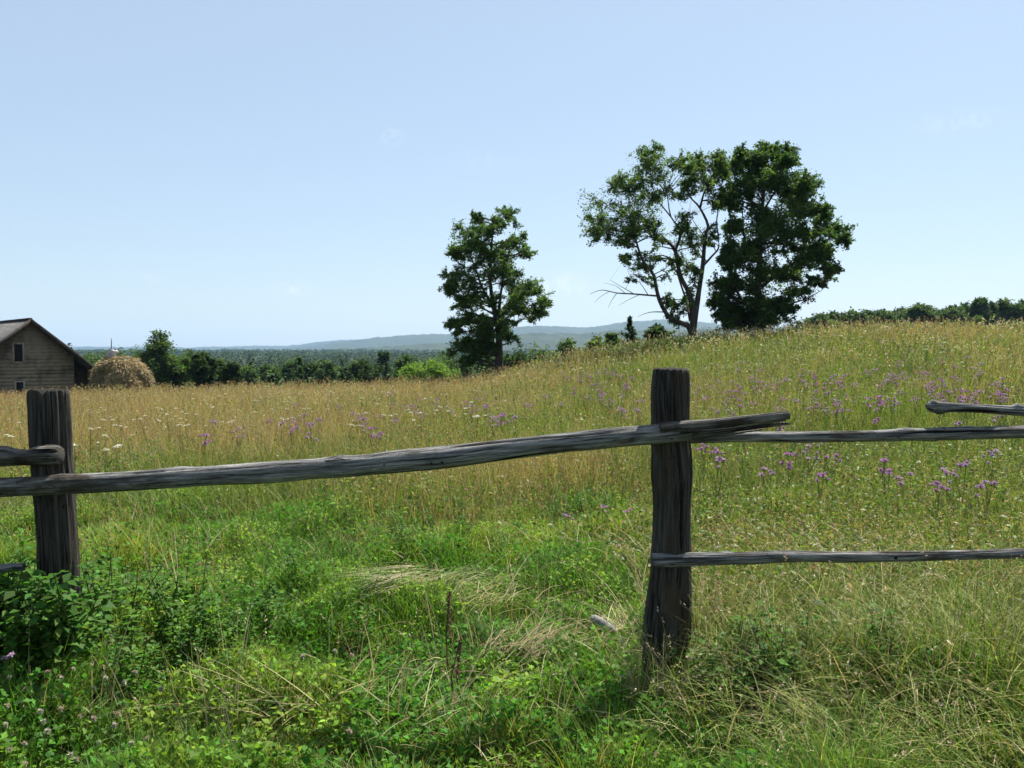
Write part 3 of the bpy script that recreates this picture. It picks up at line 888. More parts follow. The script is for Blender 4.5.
for k, (px, py) in enumerate(KNAP_PX):
    lab = {0: "bright purple knapweed just under the thin rail past the split end", 20: None, 21: None}.get(k)
    place_knap(px + RNG.uniform(-1, 1), py, lab, k)
for px, py, lab in ((3, 661, "lone pink flower low in the grass before the leafy weeds"),):
    place_knap(px, py, lab, 2)

def umbel_variant(k):
    h = RNG.uniform(.55, .75)
    stem, heads = [], []
    for i in range(1 + k % 3):
        top = np.array((RNG.normal(0, .05), RNG.normal(0, .05), h + RNG.uniform(-.06, .04)))
        v, f, c = stem_strip((0, 0, 0), top, .003, (.12, .15, .05)); stem.append((v, f, c, 0))
        n = 18; rad = RNG.uniform(.016, .030)
        a = RNG.random(n) * 6.28; rr = rad * np.sqrt(RNG.random(n))
        P = np.stack([top[0] + rr * np.cos(a), top[1] + rr * np.sin(a), top[2] + .012 * (1 - (rr / rad) ** 2)], -1)
        L = RNG.uniform(.010, .018, n)
        v, f, c = leaflets(P, L, L * .9, vary((.62, .62, .52), n, .08, .03), up=.7); heads.append((v, f, c, 1))
    n = 12; z = RNG.uniform(.05, h * .8, n)
    v, f, c = leaflets(np.stack([np.zeros(n), np.zeros(n), z], -1), RNG.uniform(.05, .09, n), RNG.uniform(.01, .02, n), vary((.08, .13, .035), n), up=.3); stem.append((v, f, c, 0))
    V, F, C, M = join_parts(stem + heads)
    return new_mesh("white_yarrow", V, F, [M_HERB, M_FLOWER], cols=C, mat_idx=M), h
UMB = [umbel_variant(k) for k in range(6)]
UMB_PX = [(155, 414), (136, 417), (114, 446), (75, 446), (131, 431), (101, 439), (5, 417), (25, 420), (11, 435), (225, 388), (240, 386), (160, 411), (172, 424), (120, 424), (90, 428), (108, 450), (20, 405), (195, 395)]
for _ in range(110): UMB_PX.append((RNG.uniform(80, 480), RNG.uniform(384, 425)))
for _ in range(75): 
    u = RNG.uniform(470, 720); UMB_PX.append((u, np.interp(u, (470, 560, 640, 720), (374, 356, 340, 333)) + abs(RNG.normal(0, 12))))
for _ in range(35): UMB_PX.append((RNG.uniform(720, 1000), 330 + abs(RNG.normal(0, 14))))
k = 0
for px, py in UMB_PX:
    p = on_ground(px, py, .66)
    if p is None or p[1] > 44: continue
    g = gz(p[0], p[1]); me, h = UMB[k % 6]; k += 1
    o = link("white_yarrow", me, loc=(p[0], p[1], g)); s = .66 / h
    o.scale = (max(s, min(1.6, p[1] / 22)),) * 2 + (s,); o.rotation_euler = (0, 0, RNG.random() * 6.28)
    tag(o, "white flat topped yarrow flower standing in the tan meadow", "wildflower", "white yarrow flowers in the meadow")

def clover_variant(k):
    h = .17
    parts = []
    v, f, c = stem_strip((0, 0, 0), (RNG.normal(0, .01), 0, h), .0016, (.10, .15, .04)); parts.append((v, f, c, 0))
    v, f, c = puff((0, 0, h), RNG.uniform(.011, .015), 40, (.52, .48, .38) if k % 3 else (.46, .36, .28), flat=1.2); parts.append((v, f, c, 1))
    v, f, c = puff((0, 0, h - .004), .010, 14, (.40, .36, .26), flat=-.6); parts.append((v, f, c, 1))
    n = 3
    v, f, c = leaflets(np.repeat([(0, 0, h * .6)], n, 0), np.full(n, .024), np.full(n, .018), vary((.06, .15, .03), n), up=.7); parts.append((v, f, c, 0))
    V, F, C, M = join_parts(parts)
    return new_mesh("white_clover", V, F, [M_HERB, M_FLOWER], cols=C, mat_idx=M)
CLO = [clover_variant(k) for k in range(4)]
CL_PX = [(46, 683), (78, 673), (46, 697), (43, 705), (70, 700), (30, 724), (45, 728), (82, 717), (90, 726), (45, 744), (7, 738), (8, 753), (72, 757), (110, 686), (122, 694), (136, 681), (60, 678), (22, 695), (10, 706), (55, 712), (3, 720), (95, 745), (74, 767), (28, 764), (112, 722), (118, 735), (128, 752), (150, 740), (160, 700), (12, 690), (66, 690), (100, 700), (20, 745), (330, 652), (302, 670), (346, 663), (350, 740)]
for k, (px, py) in enumerate(CL_PX):
    p = on_ground(px, py, .17)
    g = gz(p[0], p[1])
    o = link("white_clover", CLO[k % 4], loc=(p[0], p[1], g)); s = RNG.uniform(.95, 1.25); o.scale = (s, s, s); o.rotation_euler = (RNG.normal(0, .1), RNG.normal(0, .1), RNG.random() * 6.28)
    tag(o, "small round white clover bloom low in the short grass", "clover", "white clover blooms in the short grass")

def weed_variant(k, h, nl, leaf):
    stem, lv = [], []
    for b in range(3):
        top = np.array((RNG.normal(0, .09), RNG.normal(0, .09), h * RNG.uniform(.75, 1.05)))
        v, f, c = stem_strip((RNG.normal(0, .02), RNG.normal(0, .02), 0), top, .0035, (.08, .12, .035)); stem.append((v, f, c, 0))
        n = nl
        t = RNG.uniform(.15, 1.0, n)
        P = top[None] * t[:, None]
        a = RNG.random(n) * 6.28
        ax = np.stack([np.cos(a), np.sin(a), RNG.uniform(-.1, .5, n)], -1)
        off = ax * RNG.uniform(.01, .04, (n, 1))
        L = leaf * RNG.uniform(.6, 1.2, n)
        v, f, c = leaflets(P + off, L, L * RNG.uniform(.5, .72, n), vary(lerp((.045, .12, .02), (.10, .20, .035), RNG.random(n)), n, .18), up=.55, axis=ax); lv.append((v, f, c, 0))
    V, F, C, M = join_parts(stem); sm = new_mesh("stem", V, F, [M_HERB], cols=C)
    V, F, C, M = join_parts(lv); lm = new_mesh("foliage", V, F, [M_HERB], cols=C)
    return sm, lm
WEED = [weed_variant(k, .40 + .06 * (k % 3), 38 + 5 * k, .042 + .006 * (k % 3)) for k in range(5)]
def weed(x, y, s, label, group):
    k = int(RNG.integers(0, 5)); sm, lm = WEED[k]
    o = link("leafy_weed", sm, loc=(x, y, gz(x, y))); o.scale = (s, s, s); o.rotation_euler = (RNG.normal(0, .08), RNG.normal(0, .08), RNG.random() * 6.28)
    tag(o, label, "weed", group); link("foliage", lm, o)
for _ in range(64):
    x = -2.9 + 1.6 * RNG.random() ** 1.1; y = RNG.uniform(3.85, 4.9)
    d = abs(x + 2.2) 
    weed(x, y, RNG.uniform(.75, 1.15) * (1.0 - .35 * sstep(.2, .9, x + 2.2)), "broad leaved green weed crowding the foot of the notched post", "leafy weeds round the notched post")
for _ in range(26):
    x = RNG.uniform(-2.85, -2.0); y = RNG.uniform(3.78, 4.02)
    weed(x, y, RNG.uniform(1.0, 1.3), "broad leaved green weed crowding the foot of the notched post", "leafy weeds round the notched post")
for _ in range(14):
    x = RNG.uniform(-1.4, -.7); y = RNG.uniform(4.4, 5.6)
    weed(x, y, RNG.uniform(.5, .8), "bright low leafy weed under the long bowed rail", "leafy weeds under the long rail")
for _ in range(36):
    x = .86 + 1.1 * RNG.random() ** 1.5; y = RNG.uniform(3.55, 4.0)
    weed(x, y, RNG.uniform(.6, 1.0), "leafy green weed in the shade beside the stout post foot", "leafy weeds beside the stout post")
for _ in range(18):
    px, py = RNG.uniform(380, 640), RNG.uniform(490, 545); p = on_ground(px, py, .2)
    weed(p[0], p[1], RNG.uniform(.45, .7), "small leafy weed in the trodden gap behind the rail", "leafy weeds behind the long rail")

def dock(px, py_base, px2, py_top, Y, label):
    b = at(px, py_base, Y); b[2] = gz(b[0], b[1]); t = at(px2, py_top, Y) - b
    parts = []
    v, f, c = stem_strip((0, 0, 0), t, .0042, (.11, .075, .045)); 
    V, F, C, M = join_parts([(v, f, c, 0)])
    o = link("dock_stalk", new_mesh("dock_stalk", V, F, [M_DRY], cols=C), loc=Vector(b))
    tag(o, label, "dry stalk", "dry brown dock stalks in front of the rail")
    n = 170; u = RNG.uniform(.45, 1.0, n)
    a = RNG.random(n) * 6.28
    P = t[None] * u[:, None] + np.stack([np.cos(a), np.sin(a), np.zeros(n)], -1) * .006
    L = RNG.uniform(.008, .015, n)
    v, f, c = leaflets(P, L, L * .8, vary((.13, .075, .045), n, .2), up=.1)
    link("seed_spike", new_mesh("seed_spike", v, f, [M_DRY], cols=c), o)
dock(454, 720, 461, 636, 3.75, "near dry brown dock stalk with a rusty seed spike")
dock(448, 668, 449.5, 592, 4.2, "thinner dark dock stalk rising behind the rusty one")

# ------------------------------------------------------------------ trees
def make_tree(name, base, limbs, clumps, leaf, per, cols, label, cat="tree", group=None, twig_r=.012, tips=7, tip_sigma=.26, mat=None, branches=True, bark=None, spread=1.22, spray=.62):
    """limbs: [(points, r0, r1)] in world space; clumps: [(centre, radii, density)]"""
    base = np.array(base, float)
    root = bpy.data.objects.new(name, None); COL.objects.link(root); root.location = Vector(base)
    tag(root, label, cat, group)
    wd = Wood(); allp, allr = [], []
    for pts, r0, r1 in limbs:
        pts = np.array(pts, float) - base
        n = len(pts); rr = r0 + (r1 - r0) * (np.arange(n) / (n - 1)) ** .8
        wd.add(pts, rr, sides=8 if r0 > .05 else 5, rough=.12, seed=int(RNG.integers(1, 90)), sub=3, caps=True)
        tt = np.linspace(0, n - 1, 4 * n)
        allp.append(np.stack([np.interp(tt, np.arange(n), pts[:, a]) for a in range(3)], -1)); allr.append(np.interp(tt, np.arange(n), rr))
    allp = np.concatenate(allp); allr = np.concatenate(allr)
    acc = Acc()
    for c, rad, dens in clumps:
        c = np.array(c, float) - base; rad = np.array(rad, float)
        d = np.linalg.norm(allp - c, axis=1) + np.maximum(0, allp[:, 2] - c[2] + .2) * 2
        j = int(np.argmin(d)); p0 = allp[j]
        if branches:
            mid = (p0 + c) / 2 + RNG.normal(0, .06, 3) * np.linalg.norm(c - p0) + (0, 0, .05)
            r0 = min(allr[j] * .6, .028 + .01 * np.linalg.norm(c - p0))
            wd.add([p0, mid, c], [r0, r0 * .75, r0 * .5], sides=5, rough=0, caps=False, sub=3)
        nt_ = max(3, int(tips * dens))
        dv = RNG.normal(0, 1, (nt_, 3)); dv /= np.linalg.norm(dv, axis=1)[:, None]
        tp = c + dv * rad * spread * (RNG.random((nt_, 1)) ** .45)
        for q in tp:
            if branches:
                m2 = (c + q) / 2 + RNG.normal(0, .07, 3)
                wd.add([c, m2, q], [twig_r, twig_r * .8, twig_r * .35], sides=3, rough=0, caps=False)
        n = int(per * dens)
        which = RNG.integers(0, nt_, n)
        ls = tip_sigma * np.mean(rad)
        P = tp[which] + np.clip(RNG.normal(0, 1, (n, 3)), -1.7, 1.7) * ls
        # some leaves along the twigs too
        al = RNG.random(n) < spray
        sg = .085 * np.mean(rad)
        P[al] = c + (tp[which[al]] - c) * RNG.uniform(.25, 1.22, (al.sum(), 1)) + np.clip(RNG.normal(0, 1, (al.sum(), 3)), -2, 2) * sg
        L = leaf * RNG.uniform(.6, 1.3, n)
        tone = RNG.normal(0, .14)
        cc = lerp(cols[0], cols[1], np.clip(RNG.random(n) * .8 + .1 + tone, 0, 1))
        v, f, ccol = leaflets(P, L, L * RNG.uniform(.5, .75, n), vary(cc, n, .18, .06), up=.25)
        acc.add(v, f, ccol)
    link("trunk", wd.mesh("trunk", bark or M_BARK), root)
    link("crown", acc.mesh("crown", mat or M_LEAF), root)
    return root

def px_limbs(spec, Y, seed):
    rg = np.random.default_rng(seed); out = []
    for pts, r0, r1 in spec:
        P = []
        dd = rg.uniform(-1, 1)
        n = len(pts)
        for i, p in enumerate(pts):
            off = p[2] if len(p) > 2 else dd * 1.3 * (i / max(1, n - 1))
            P.append(at(p[0], p[1], Y + off))
        out.append((P, r0, r1))
    return out

def px_clumps(spec, Y, cx, cy, rx, ry, Rm, seed, dup=1):
    rg = np.random.default_rng(seed); out = []; k = Y / FPX
    for (px, py, a, b, *dn) in spec:
        den = (dn[0] if dn else 1.0)
        rho = min(.95, math.hypot((px - cx) / rx, (py - cy) / ry))
        lim = math.sqrt(1 - rho * rho) * Rm
        for q in range(dup):
            s = rg.uniform(-.9, .9) * lim if dup == 1 else ((q + .5) / dup * 2 - 1) * lim * .85 + rg.uniform(-.25, .25) * lim
            for sub in range(3):
                f = rg.uniform(.45, .85)
                ox, oy = rg.normal(0, .5) * a, rg.normal(0, .5) * b
                out.append((at(px + ox, py + oy, Y + s + rg.normal(0, .3)), (a * k * f * 1.1, max(.3, (a + b) * .5 * k * f), b * k * f), den * rg.uniform(.2, .62)))
    return out

GREENS = ((.024, .068, .018), (.115, .190, .045))
# the open tree with visible limbs
YB = 41.0
limbsB = px_limbs([
    ([(692, 350, 0), (692, 331, 0), (693, 322, 0), (690, 296), (680, 275), (675.5, 252), (667, 241.6), (652, 237), (643, 217)], .20, .035),
    ([(692, 334, 0), (687, 325, 0), (671, 319, -.2), (659, 299, -.5), (653.5, 275, -.7), (643, 261, -.9), (636, 240, -1.1), (633, 217, -1.3)], .16, .03),
    ([(693, 335, 0), (694.5, 322, 0), (699, 290, .3), (703, 263.6, .4), (705, 237, .5), (708, 225.5, .6), (700, 208, .7), (691.6, 199, .8)], .17, .035),
    ([(658, 296, -.5), (634, 294, -.9), (617, 293, -1.2), (602, 290, -1.5), (590, 294, -1.8)], .05, .008),
    ([(634, 294, -.9), (622, 287, -.8), (610, 280, -.9)], .022, .006), ([(617, 293, -1.2), (612, 300, -1.3), (608, 308, -1.4)], .018, .005),
    ([(640, 294.5, -.8), (628, 300, -1.1), (618, 306, -1.2)], .016, .005), ([(626, 294, -1.0), (616, 286, -1.3), (604, 283, -1.5)], .016, .005),
    ([(648, 295, -.7), (640, 283, -.4), (630, 277, -.2)], .022, .006), ([(610, 291, -1.3), (600, 297, -1.4), (594, 303, -1.4)], .014, .004),
    ([(664, 312, -.3), (652, 312, -.6), (644, 314, -.8), (637, 317, -.9)], .03, .006),
    ([(675, 252, .2), (681, 231, .3), (671, 217, .2), (667, 193, .1)], .07, .02),
    ([(703, 266, .4), (712, 256, .8), (719, 246, .9), (716.5, 222.5, .9), (718, 208, 1), (712, 187, 1)], .06, .02),
    ([(700, 208, .7), (705, 190, .4), (713.5, 173, .3), (711, 155, .3)], .06, .015),
    ([(690, 320, 0), (686, 300, .8), (681, 285, 1.1), (676, 270, 1.5)], .07, .03),
    ([(653, 275, -.7), (666, 268, -1.2), (676, 258, -1.5)], .03, .01), ([(652, 237, -.3), (640, 225, .4), (622, 205, .8)], .04, .012), ([(671, 217, .2), (655, 195, .8), (650, 165, 1)], .04, .012),
    ([(692, 199, .8), (682, 180, .9), (690, 162, 1)], .035, .01), ([(705, 237, .5), (696, 225, 0), (690, 215, -.6)], .03, .01)], YB, 5)
clB = px_clumps([(610, 205, 20, 17), (600, 220, 12, 14, .8), (624, 182, 18, 15), (648, 168, 17, 13), (650, 152, 10, 8, .6), (640, 205, 22, 18), (668, 182, 17, 17), (690, 163, 12, 10, .9), (705, 160, 15, 10), (678, 170, 12, 10, .8), (698, 178, 12, 10, .7), (722, 195, 8, 12, .6), (636, 190, 14, 12, .8), (718, 168, 9, 15, .8), (688, 188, 11, 10, .9),
    (605, 232, 13, 10, .8), (625, 236, 15, 10), (655, 222, 16, 13), (690, 238, 10, 17, .8), (682, 222, 9, 8, .6), (645, 262, 15, 7), (680, 262, 10, 12), (638, 280, 10, 6, .35), (672, 300, 8, 9, .6), (688, 300, 6, 9, .5), (712, 183, 9, 12, .7), (625, 258, 9, 6, .45), (660, 240, 12, 8, .5), (655, 195, 14, 12, .7), (676, 318, 9, 8, .6), (722, 166, 9, 12, .7), (727, 186, 7, 10, .5), (716, 205, 6, 9, .4), (700, 250, 8, 12, .4), (712, 236, 8, 10, .4), (695, 276, 8, 12, .5)], YB, 660, 210, 75, 75, 3.0, 8, dup=2)
gB = (at(692, 335, YB)[0], YB)
make_tree("broadleaf_tree", (gB[0], gB[1], gz(*gB)), limbsB, clB, .105, 820, GREENS, "open branched tree on the rise with bare lower boughs", tips=26, tip_sigma=.22)

YC = 42.5
limbsC = px_limbs([([(756, 350, 0), (756, 325, 0), (758, 290, 0), (760, 250, .1), (762, 210, 0), (766, 170, 0), (768, 150, 0)], .27, .03),
    ([(757, 315, 0), (742, 300, -.5), (732, 280, -.9), (728, 262, -1.2)], .09, .02), ([(758, 290, 0), (780, 272, .6), (805, 255, .9), (830, 238, 1.1)], .10, .02), ([(757, 318, 0), (785, 306, -.6), (808, 298, -.9), (822, 290, -1)], .07, .012),
    ([(759, 262, 0), (745, 240, .8), (742, 200, 1.1)], .07, .02), ([(760, 240, 0), (785, 215, -.8), (808, 190, -1.2)], .08, .02), ([(757, 322, 0), (748, 308, .8), (735, 300, 1.4), (722, 296, 1.7)], .06, .015), ([(756, 330, 0), (772, 312, .8), (790, 296, 1.4)], .07, .015), ([(761, 215, 0), (778, 185, .6), (788, 155, .8)], .06, .015)], YC, 6)
clC = px_clumps([(757, 158, 13, 11), (785, 158, 13, 11), (748, 180, 10, 14, .8), (772, 180, 18, 15), (803, 184, 13, 11), (757, 212, 17, 15), (792, 212, 20, 15), (822, 212, 10, 11, .8), (838, 233, 12, 9, .9), (812, 238, 19, 12), (780, 243, 22, 15), (745, 247, 14, 14), (730, 260, 10, 12), (725, 286, 11, 12), (750, 278, 17, 14), (783, 273, 18, 12), (812, 262, 15, 9), (831, 270, 8, 6, .7), (768, 302, 17, 11), (735, 310, 14, 8), (798, 294, 14, 6, .6), (758, 314, 18, 7), (770, 150, 8, 8, .5), (795, 198, 12, 10), (770, 225, 16, 12), (820, 250, 10, 8, .7), (815, 282, 9, 5, .4), (738, 163, 10, 14, .8), (734, 200, 8, 14, .7), (735, 226, 10, 10, .8), (738, 322, 12, 6, .5), (772, 319, 13, 6, .5), (756, 326, 13, 4, .4), (722, 318, 8, 7, .5), (787, 310, 11, 6, .6), (718, 300, 8, 10, .6)], YC, 780, 235, 75, 100, 3.2, 9, dup=3)
gC = (at(756, 335, YC)[0], YC)
make_tree("broadleaf_tree", (gC[0], gC[1], gz(*gC)), limbsC, clC, .125, 1250, ((.020, .060, .020), (.095, .168, .038)), "dense dark tree beside the open branched one", tips=26, tip_sigma=.22)

YA = 46.0
limbsA = px_limbs([([(499, 380, 0), (499, 360, 0), (499, 335, 0), (496, 320, 0), (490, 280, .2), (492, 240, .2), (494, 222, .2)], .27, .02), ([(497, 322, 0), (492, 305, -.3), (482, 287, -.7), (475, 267, -1), (466, 245, -1.1)], .11, .02), ([(498, 325, 0), (500, 300, .4), (502, 285, .7), (505, 265, .9), (512, 242, 1)], .11, .02),
    ([(500, 328, 0), (520, 320, -.4), (535, 315, -.6)], .05, .012), ([(499, 330, 0), (482, 335, .4), (468, 348, .7)], .05, .012), ([(498, 318, 0), (516, 300, .8), (534, 290, 1.2)], .06, .015), ([(495, 315, 0), (472, 302, .8), (454, 290, 1.1)], .06, .015)], YA, 7)
clA = px_clumps([(455, 250, 10, 10, .8), (470, 240, 14, 12), (488, 228, 13, 9), (505, 225, 9, 8, .8), (513, 240, 9, 9, .8), (480, 257, 17, 12), (505, 256, 14, 12), (526, 253, 7, 7, .5), (454, 274, 10, 9, .8), (478, 279, 15, 11), (506, 279, 13, 11), (452, 290, 9, 7, .7), (470, 300, 12, 8), (515, 295, 12, 9, .8), (532, 290, 11, 9, .8), (541, 304, 8, 7, .6), (520, 309, 12, 6, .7), (535, 314, 10, 5, .6), (490, 305, 14, 9), (470, 320, 13, 8), (455, 328, 8, 6, .8), (463, 345, 12, 8), (480, 340, 11, 9), (470, 357, 14, 6), (488, 325, 9, 8), (489, 341, 8, 8, .8), (507, 337, 7, 8, .5), (484, 352, 10, 7, .8), (506, 322, 8, 7, .6), (475, 215, 6, 6, .3), (508, 214, 6, 6, .3)], YA, 492, 285, 62, 85, 2.6, 10, dup=3)
gA = (at(499, 370, YA)[0], YA)
make_tree("broadleaf_tree", (gA[0], gA[1], gz(*gA)), limbsA, clA, .12, 850, ((.026, .072, .022), (.110, .185, .044)), "lone leafy tree standing at the meadow's far edge", tips=24, tip_sigma=.22)

def auto_tree(name, x, y, h, rad, label, group=None, style="round", per=260, leaf=.3, cols=GREENS, nc=18, trunk=.14, low=.25, cat="tree", sfrac=.46):
    """a tree further off: height, crown radius, style"""
    g = gz(x, y); b = np.array((x, y, g - .2))
    limbs = [([b, b + (RNG.normal(0, .05) * h, 0, h * .4), b + (RNG.normal(0, .04) * h, 0, h * .85)], trunk, .03)]
    cl = []
    if style == 'round':
        low = max(low, 1 - 3.4 * rad / h)
        leaf = max(leaf, y / 860 * 2.6); nc = int(nc * 1.6)
    for i in range(nc):
        if style == "conifer":
            t = (i + .5) / nc; zz = h * (low + (1 - low) * t); rr = rad * (1 - t) * RNG.uniform(.5, .9); a = RNG.random() * 6.28
            cl.append((b + (math.cos(a) * rr * .5, math.sin(a) * rr * .5, zz), (max(.04 * rad, rad * (1 - t) * .8), max(.04 * rad, rad * (1 - t) * .8), h * .06), 1.0 - .7 * t))
        else:
            d = RNG.normal(0, 1, 3); d /= np.linalg.norm(d); rr = RNG.random() ** .4
            zc = h * (low + 1) / 2; rz = h * (1 - low) / 2
            if style == "dome": d[2] = abs(d[2]) * .9; zc = h * low; rz = h * (1 - low)
            s = sfrac * min(rad, rz)
            cl.append((b + (d[0] * (rad - s * .7) * rr, d[1] * (rad - s * .7) * rr, zc + d[2] * (rz - s * .95) * rr), (s * RNG.uniform(.8, 1.3), s * RNG.uniform(.8, 1.3), s * RNG.uniform(.7, 1.0)), 1))
        if i < 5 and style != "conifer":
            c = cl[-1][0]; limbs.append(([b + (0, 0, h * .2), (b + (0, 0, h * .3) + c) / 2, c], trunk * .4, .02))
    return make_tree(name, b, limbs, cl, leaf, per, cols, label, cat, group, twig_r=.02, tips=8, mat=M_LEAF, branches=(style == "open"), spread=.88, spray=.25)

def px_tree(px, py_top, wpx, Y, h, label, **k):
    p = at(px, py_top, Y)
    x, g = p[0], gz(p[0], Y)
    hh = p[2] - g if h is None else h
    return auto_tree(k.pop('name', "broadleaf_tree"), x, Y, hh, .5 * wpx * Y / FPX, label, **k)

MID = ((.034, .075, .024), (.085, .140, .038))
DK = ((.020, .045, .016), (.045, .080, .024))
px_tree(158, 321, 46, 82, None, "tall open tree topping the woods beyond the haystack", per=300, nc=44, low=.3, cols=MID, leaf=.26, style="open")
px_tree(178, 347, 34, 84, None, "lower rounded tree leaning against the tall open one", per=260, cols=MID, low=.1)
px_tree(138, 346, 30, 95, None, "dark tree between the haystack and the tall open tree", per=240, cols=DK, low=.1)
px_tree(203, 346, 26, 74, None, "pointed dark green bush tree past the haystack", per=320, cols=DK, low=.02, nc=18)
px_tree(219, 355, 24, 78, None, "squat green bush tree next to the pointed one", per=260, cols=MID, low=.02)
px_tree(232, 358, 20, 72, None, "small dark bush at the end of the row of bushes", per=220, cols=DK, low=.02)
px_tree(96, 343, 50, 130, None, "broad hazy tree in the woods behind the haystack", per=260, leaf=.4, cols=MID, low=.05)
px_tree(72, 344, 46, 125, None, "broad hazy tree just past the barn eave", per=260, leaf=.4, cols=MID, low=.05)
px_tree(122, 339, 46, 140, None, "rounded hazy tree rising behind the haystack pole", per=300, leaf=.4, cols=MID, low=.05)
px_tree(300, 356, 30, 88, None, "small dark spruce standing out of the valley woods", name="spruce_tree", style="conifer", per=200, cols=DK, low=.02, nc=16)
px_tree(342, 360, 24, 95, None, "tiny dark spruce further along the valley woods", name="spruce_tree", style="conifer", per=150, cols=DK, low=.02, nc=14)
px_tree(427, 350, 64, 58, None, "bright green dome shaped bush at the meadow edge", name="round_bush", style="dome", per=420, leaf=.14, cols=((.080, .160, .032), (.16, .26, .055)), nc=120, low=.30, cat="bush", sfrac=.30)
px_tree(456, 352, 34, 62, None, "dark bush under the lone leafy tree", name="round_bush", style="dome", per=400, leaf=.2, cols=DK, nc=16, low=.2, cat="bush")
px_tree(518, 341, 48, 75, None, "dark low bush tree just past the lone tree trunk", per=260, cols=DK, low=.05)
px_tree(546, 338, 52, 88, None, "mid green tree in the row past the lone tree", per=240, cols=MID, low=.05)
px_tree(574, 333, 44, 70, None, "round green tree at the middle of the far meadow edge", per=240, cols=MID, low=.05)
px_tree(598, 331, 44, 66, None, "yellowish green bush tree before the pointed spruce", per=260, cols=((.05, .09, .02), (.10, .14, .035)), low=.05)
px_tree(630, 315, 58, 62, None, "dark pointed spruce in front of the blue ridge", name="spruce_tree", style="conifer", per=260, cols=DK, low=.02, nc=34, leaf=.15)
for k, (px, py, wpx, Y, lab) in enumerate(((532, 342, 44, 110, "hazy dark tree between the two taller ones past the lone tree"), (560, 339, 46, 120, "hazy tree just before the round green one"), (590, 336, 44, 105, "hazy green tree behind the yellowish bush tree"), (445, 347, 44, 120, "hazy dark tree behind the bright dome bush"), (410, 349, 40, 130, "hazy tree in the valley edge before the dome bush"))):
    px_tree(px, py, wpx, Y, None, lab, per=260, cols=MID if k % 2 else DK, low=.05)
for k in range(34):
    px = 190 + k * 10.2 + RNG.uniform(-5, 5)
    if 405 < px < 450: continue
    px_tree(px, RNG.uniform(346, 364), RNG.uniform(16, 36), RNG.uniform(92, 150), None, "rounded green tree along the near edge of the valley woods", group="trees along the edge of the valley woods", per=150, nc=12, cols=MID if RNG.random() < .8 else DK, low=.1)
px_tree(660, 314, 30, 60, None, "small round tree under the bare boughs", per=260, cols=DK, low=.05)
px_tree(612, 330, 18, 75, None, "little dark tree beside the pointed spruce", per=160, cols=MID, low=.05)

RL = [(798, 312, 40), (818, 309, 36), (838, 308, 34), (855, 306, 36), (872, 306, 34), (890, 304, 36), (905, 302, 34), (919, 297, 28), (935, 301, 34), (952, 301, 34), (968, 299, 34), (980, 294, 22), (996, 295, 30), (1012, 292, 34), (1035, 293, 40), (1060, 291, 44), (1090, 292, 44)]
RLL = "hazy green tree in the wooded line beyond the right hand meadow"
for k, (px, py, wpx) in enumerate(RL):
    px_tree(px, py + 1, wpx * .95, 150 + (k * 37) % 25, None, RLL, group="trees of the wooded line past the rise", per=320, leaf=.45, cols=MID if k % 2 else DK, low=.05, nc=16)
for k, (px, py, wpx) in enumerate(((880, 312, 30), (915, 313, 26), (980, 310, 26), (1005, 308, 24), (850, 315, 28), (950, 311, 30), (1022, 306, 30), (810, 318, 24))):
    px_tree(px, py, wpx, 96 + (k * 13) % 20, None, "low dark bush in front of the wooded line past the rise", group="bushes before the wooded line", name="round_bush", style="dome", per=240, leaf=.34, cols=DK if k % 2 else MID, low=.1, nc=12, cat="bush")

def build_forest():
    acc = Acc()
    def ring(N, r0, r1, quads, size, hmin, hmax, half=44):
        x, y, r = scatter(N, r0, r1, 1.2, half)
        a = x / y
        ok = (a < .26) | (r > 900)
        x, y, r = x[ok], y[ok], r[ok]
        n = len(x); g = ground(x, y)
        h = RNG.uniform(hmin, hmax, n) * (.8 + .4 * fbm(x, y, 60, 91))
        con = RNG.random(n) < .45
        rad = np.where(con, h * RNG.uniform(.16, .22, n), h * RNG.uniform(.24, .36, n))
        m = quads
        u = RNG.random((n, m)); th = RNG.random((n, m)) * 6.283; v = RNG.random((n, m)) ** .35
        zc = np.where(con[:, None], 1 - u ** .75 * .95, .35 + .62 * u)
        prof = np.where(con[:, None], (1 - zc) * 1.0, np.sqrt(np.clip(1 - ((zc - .62) / .40) ** 2, 0.02, 1)))
        lob = 1 + .28 * np.sin(th * 3 + zc * 9 + RNG.random((n, 1)) * 6)
        P = np.stack([x[:, None] + np.cos(th) * rad[:, None] * prof * v * lob, y[:, None] + np.sin(th) * rad[:, None] * prof * v * lob, g[:, None] + h[:, None] * zc], -1).reshape(-1, 3)
        tone = np.repeat(RNG.normal(0, .30, n), m)
        cc = lerp((.012, .036, .014), (.050, .095, .026), np.clip(RNG.random(n * m) * .12 + .40 + tone * 1.3, 0, 1))
        cc[np.repeat(con, m)] *= .72
        L = np.repeat(np.maximum(size, r / 860 * 2.0), m) * RNG.uniform(.6, 1.3, n * m)
        V, F, C = leaflets(P, L, L * .7, vary(cc, n * m, .12, .04), up=.55)
        acc.add(V, F, C)
    ring(700, 105, 240, 260, .6, 9, 13.5)
    ring(2600, 230, 620, 90, .9, 9.5, 14)
    ring(6500, 600, 2600, 22, 1.6, 10, 14)
    o = link("forest", acc.mesh("forest", M_FOREST))
    tag(o, "continuous valley woods stretching away to the blue ridges", "forest", kind='stuff')
build_forest()

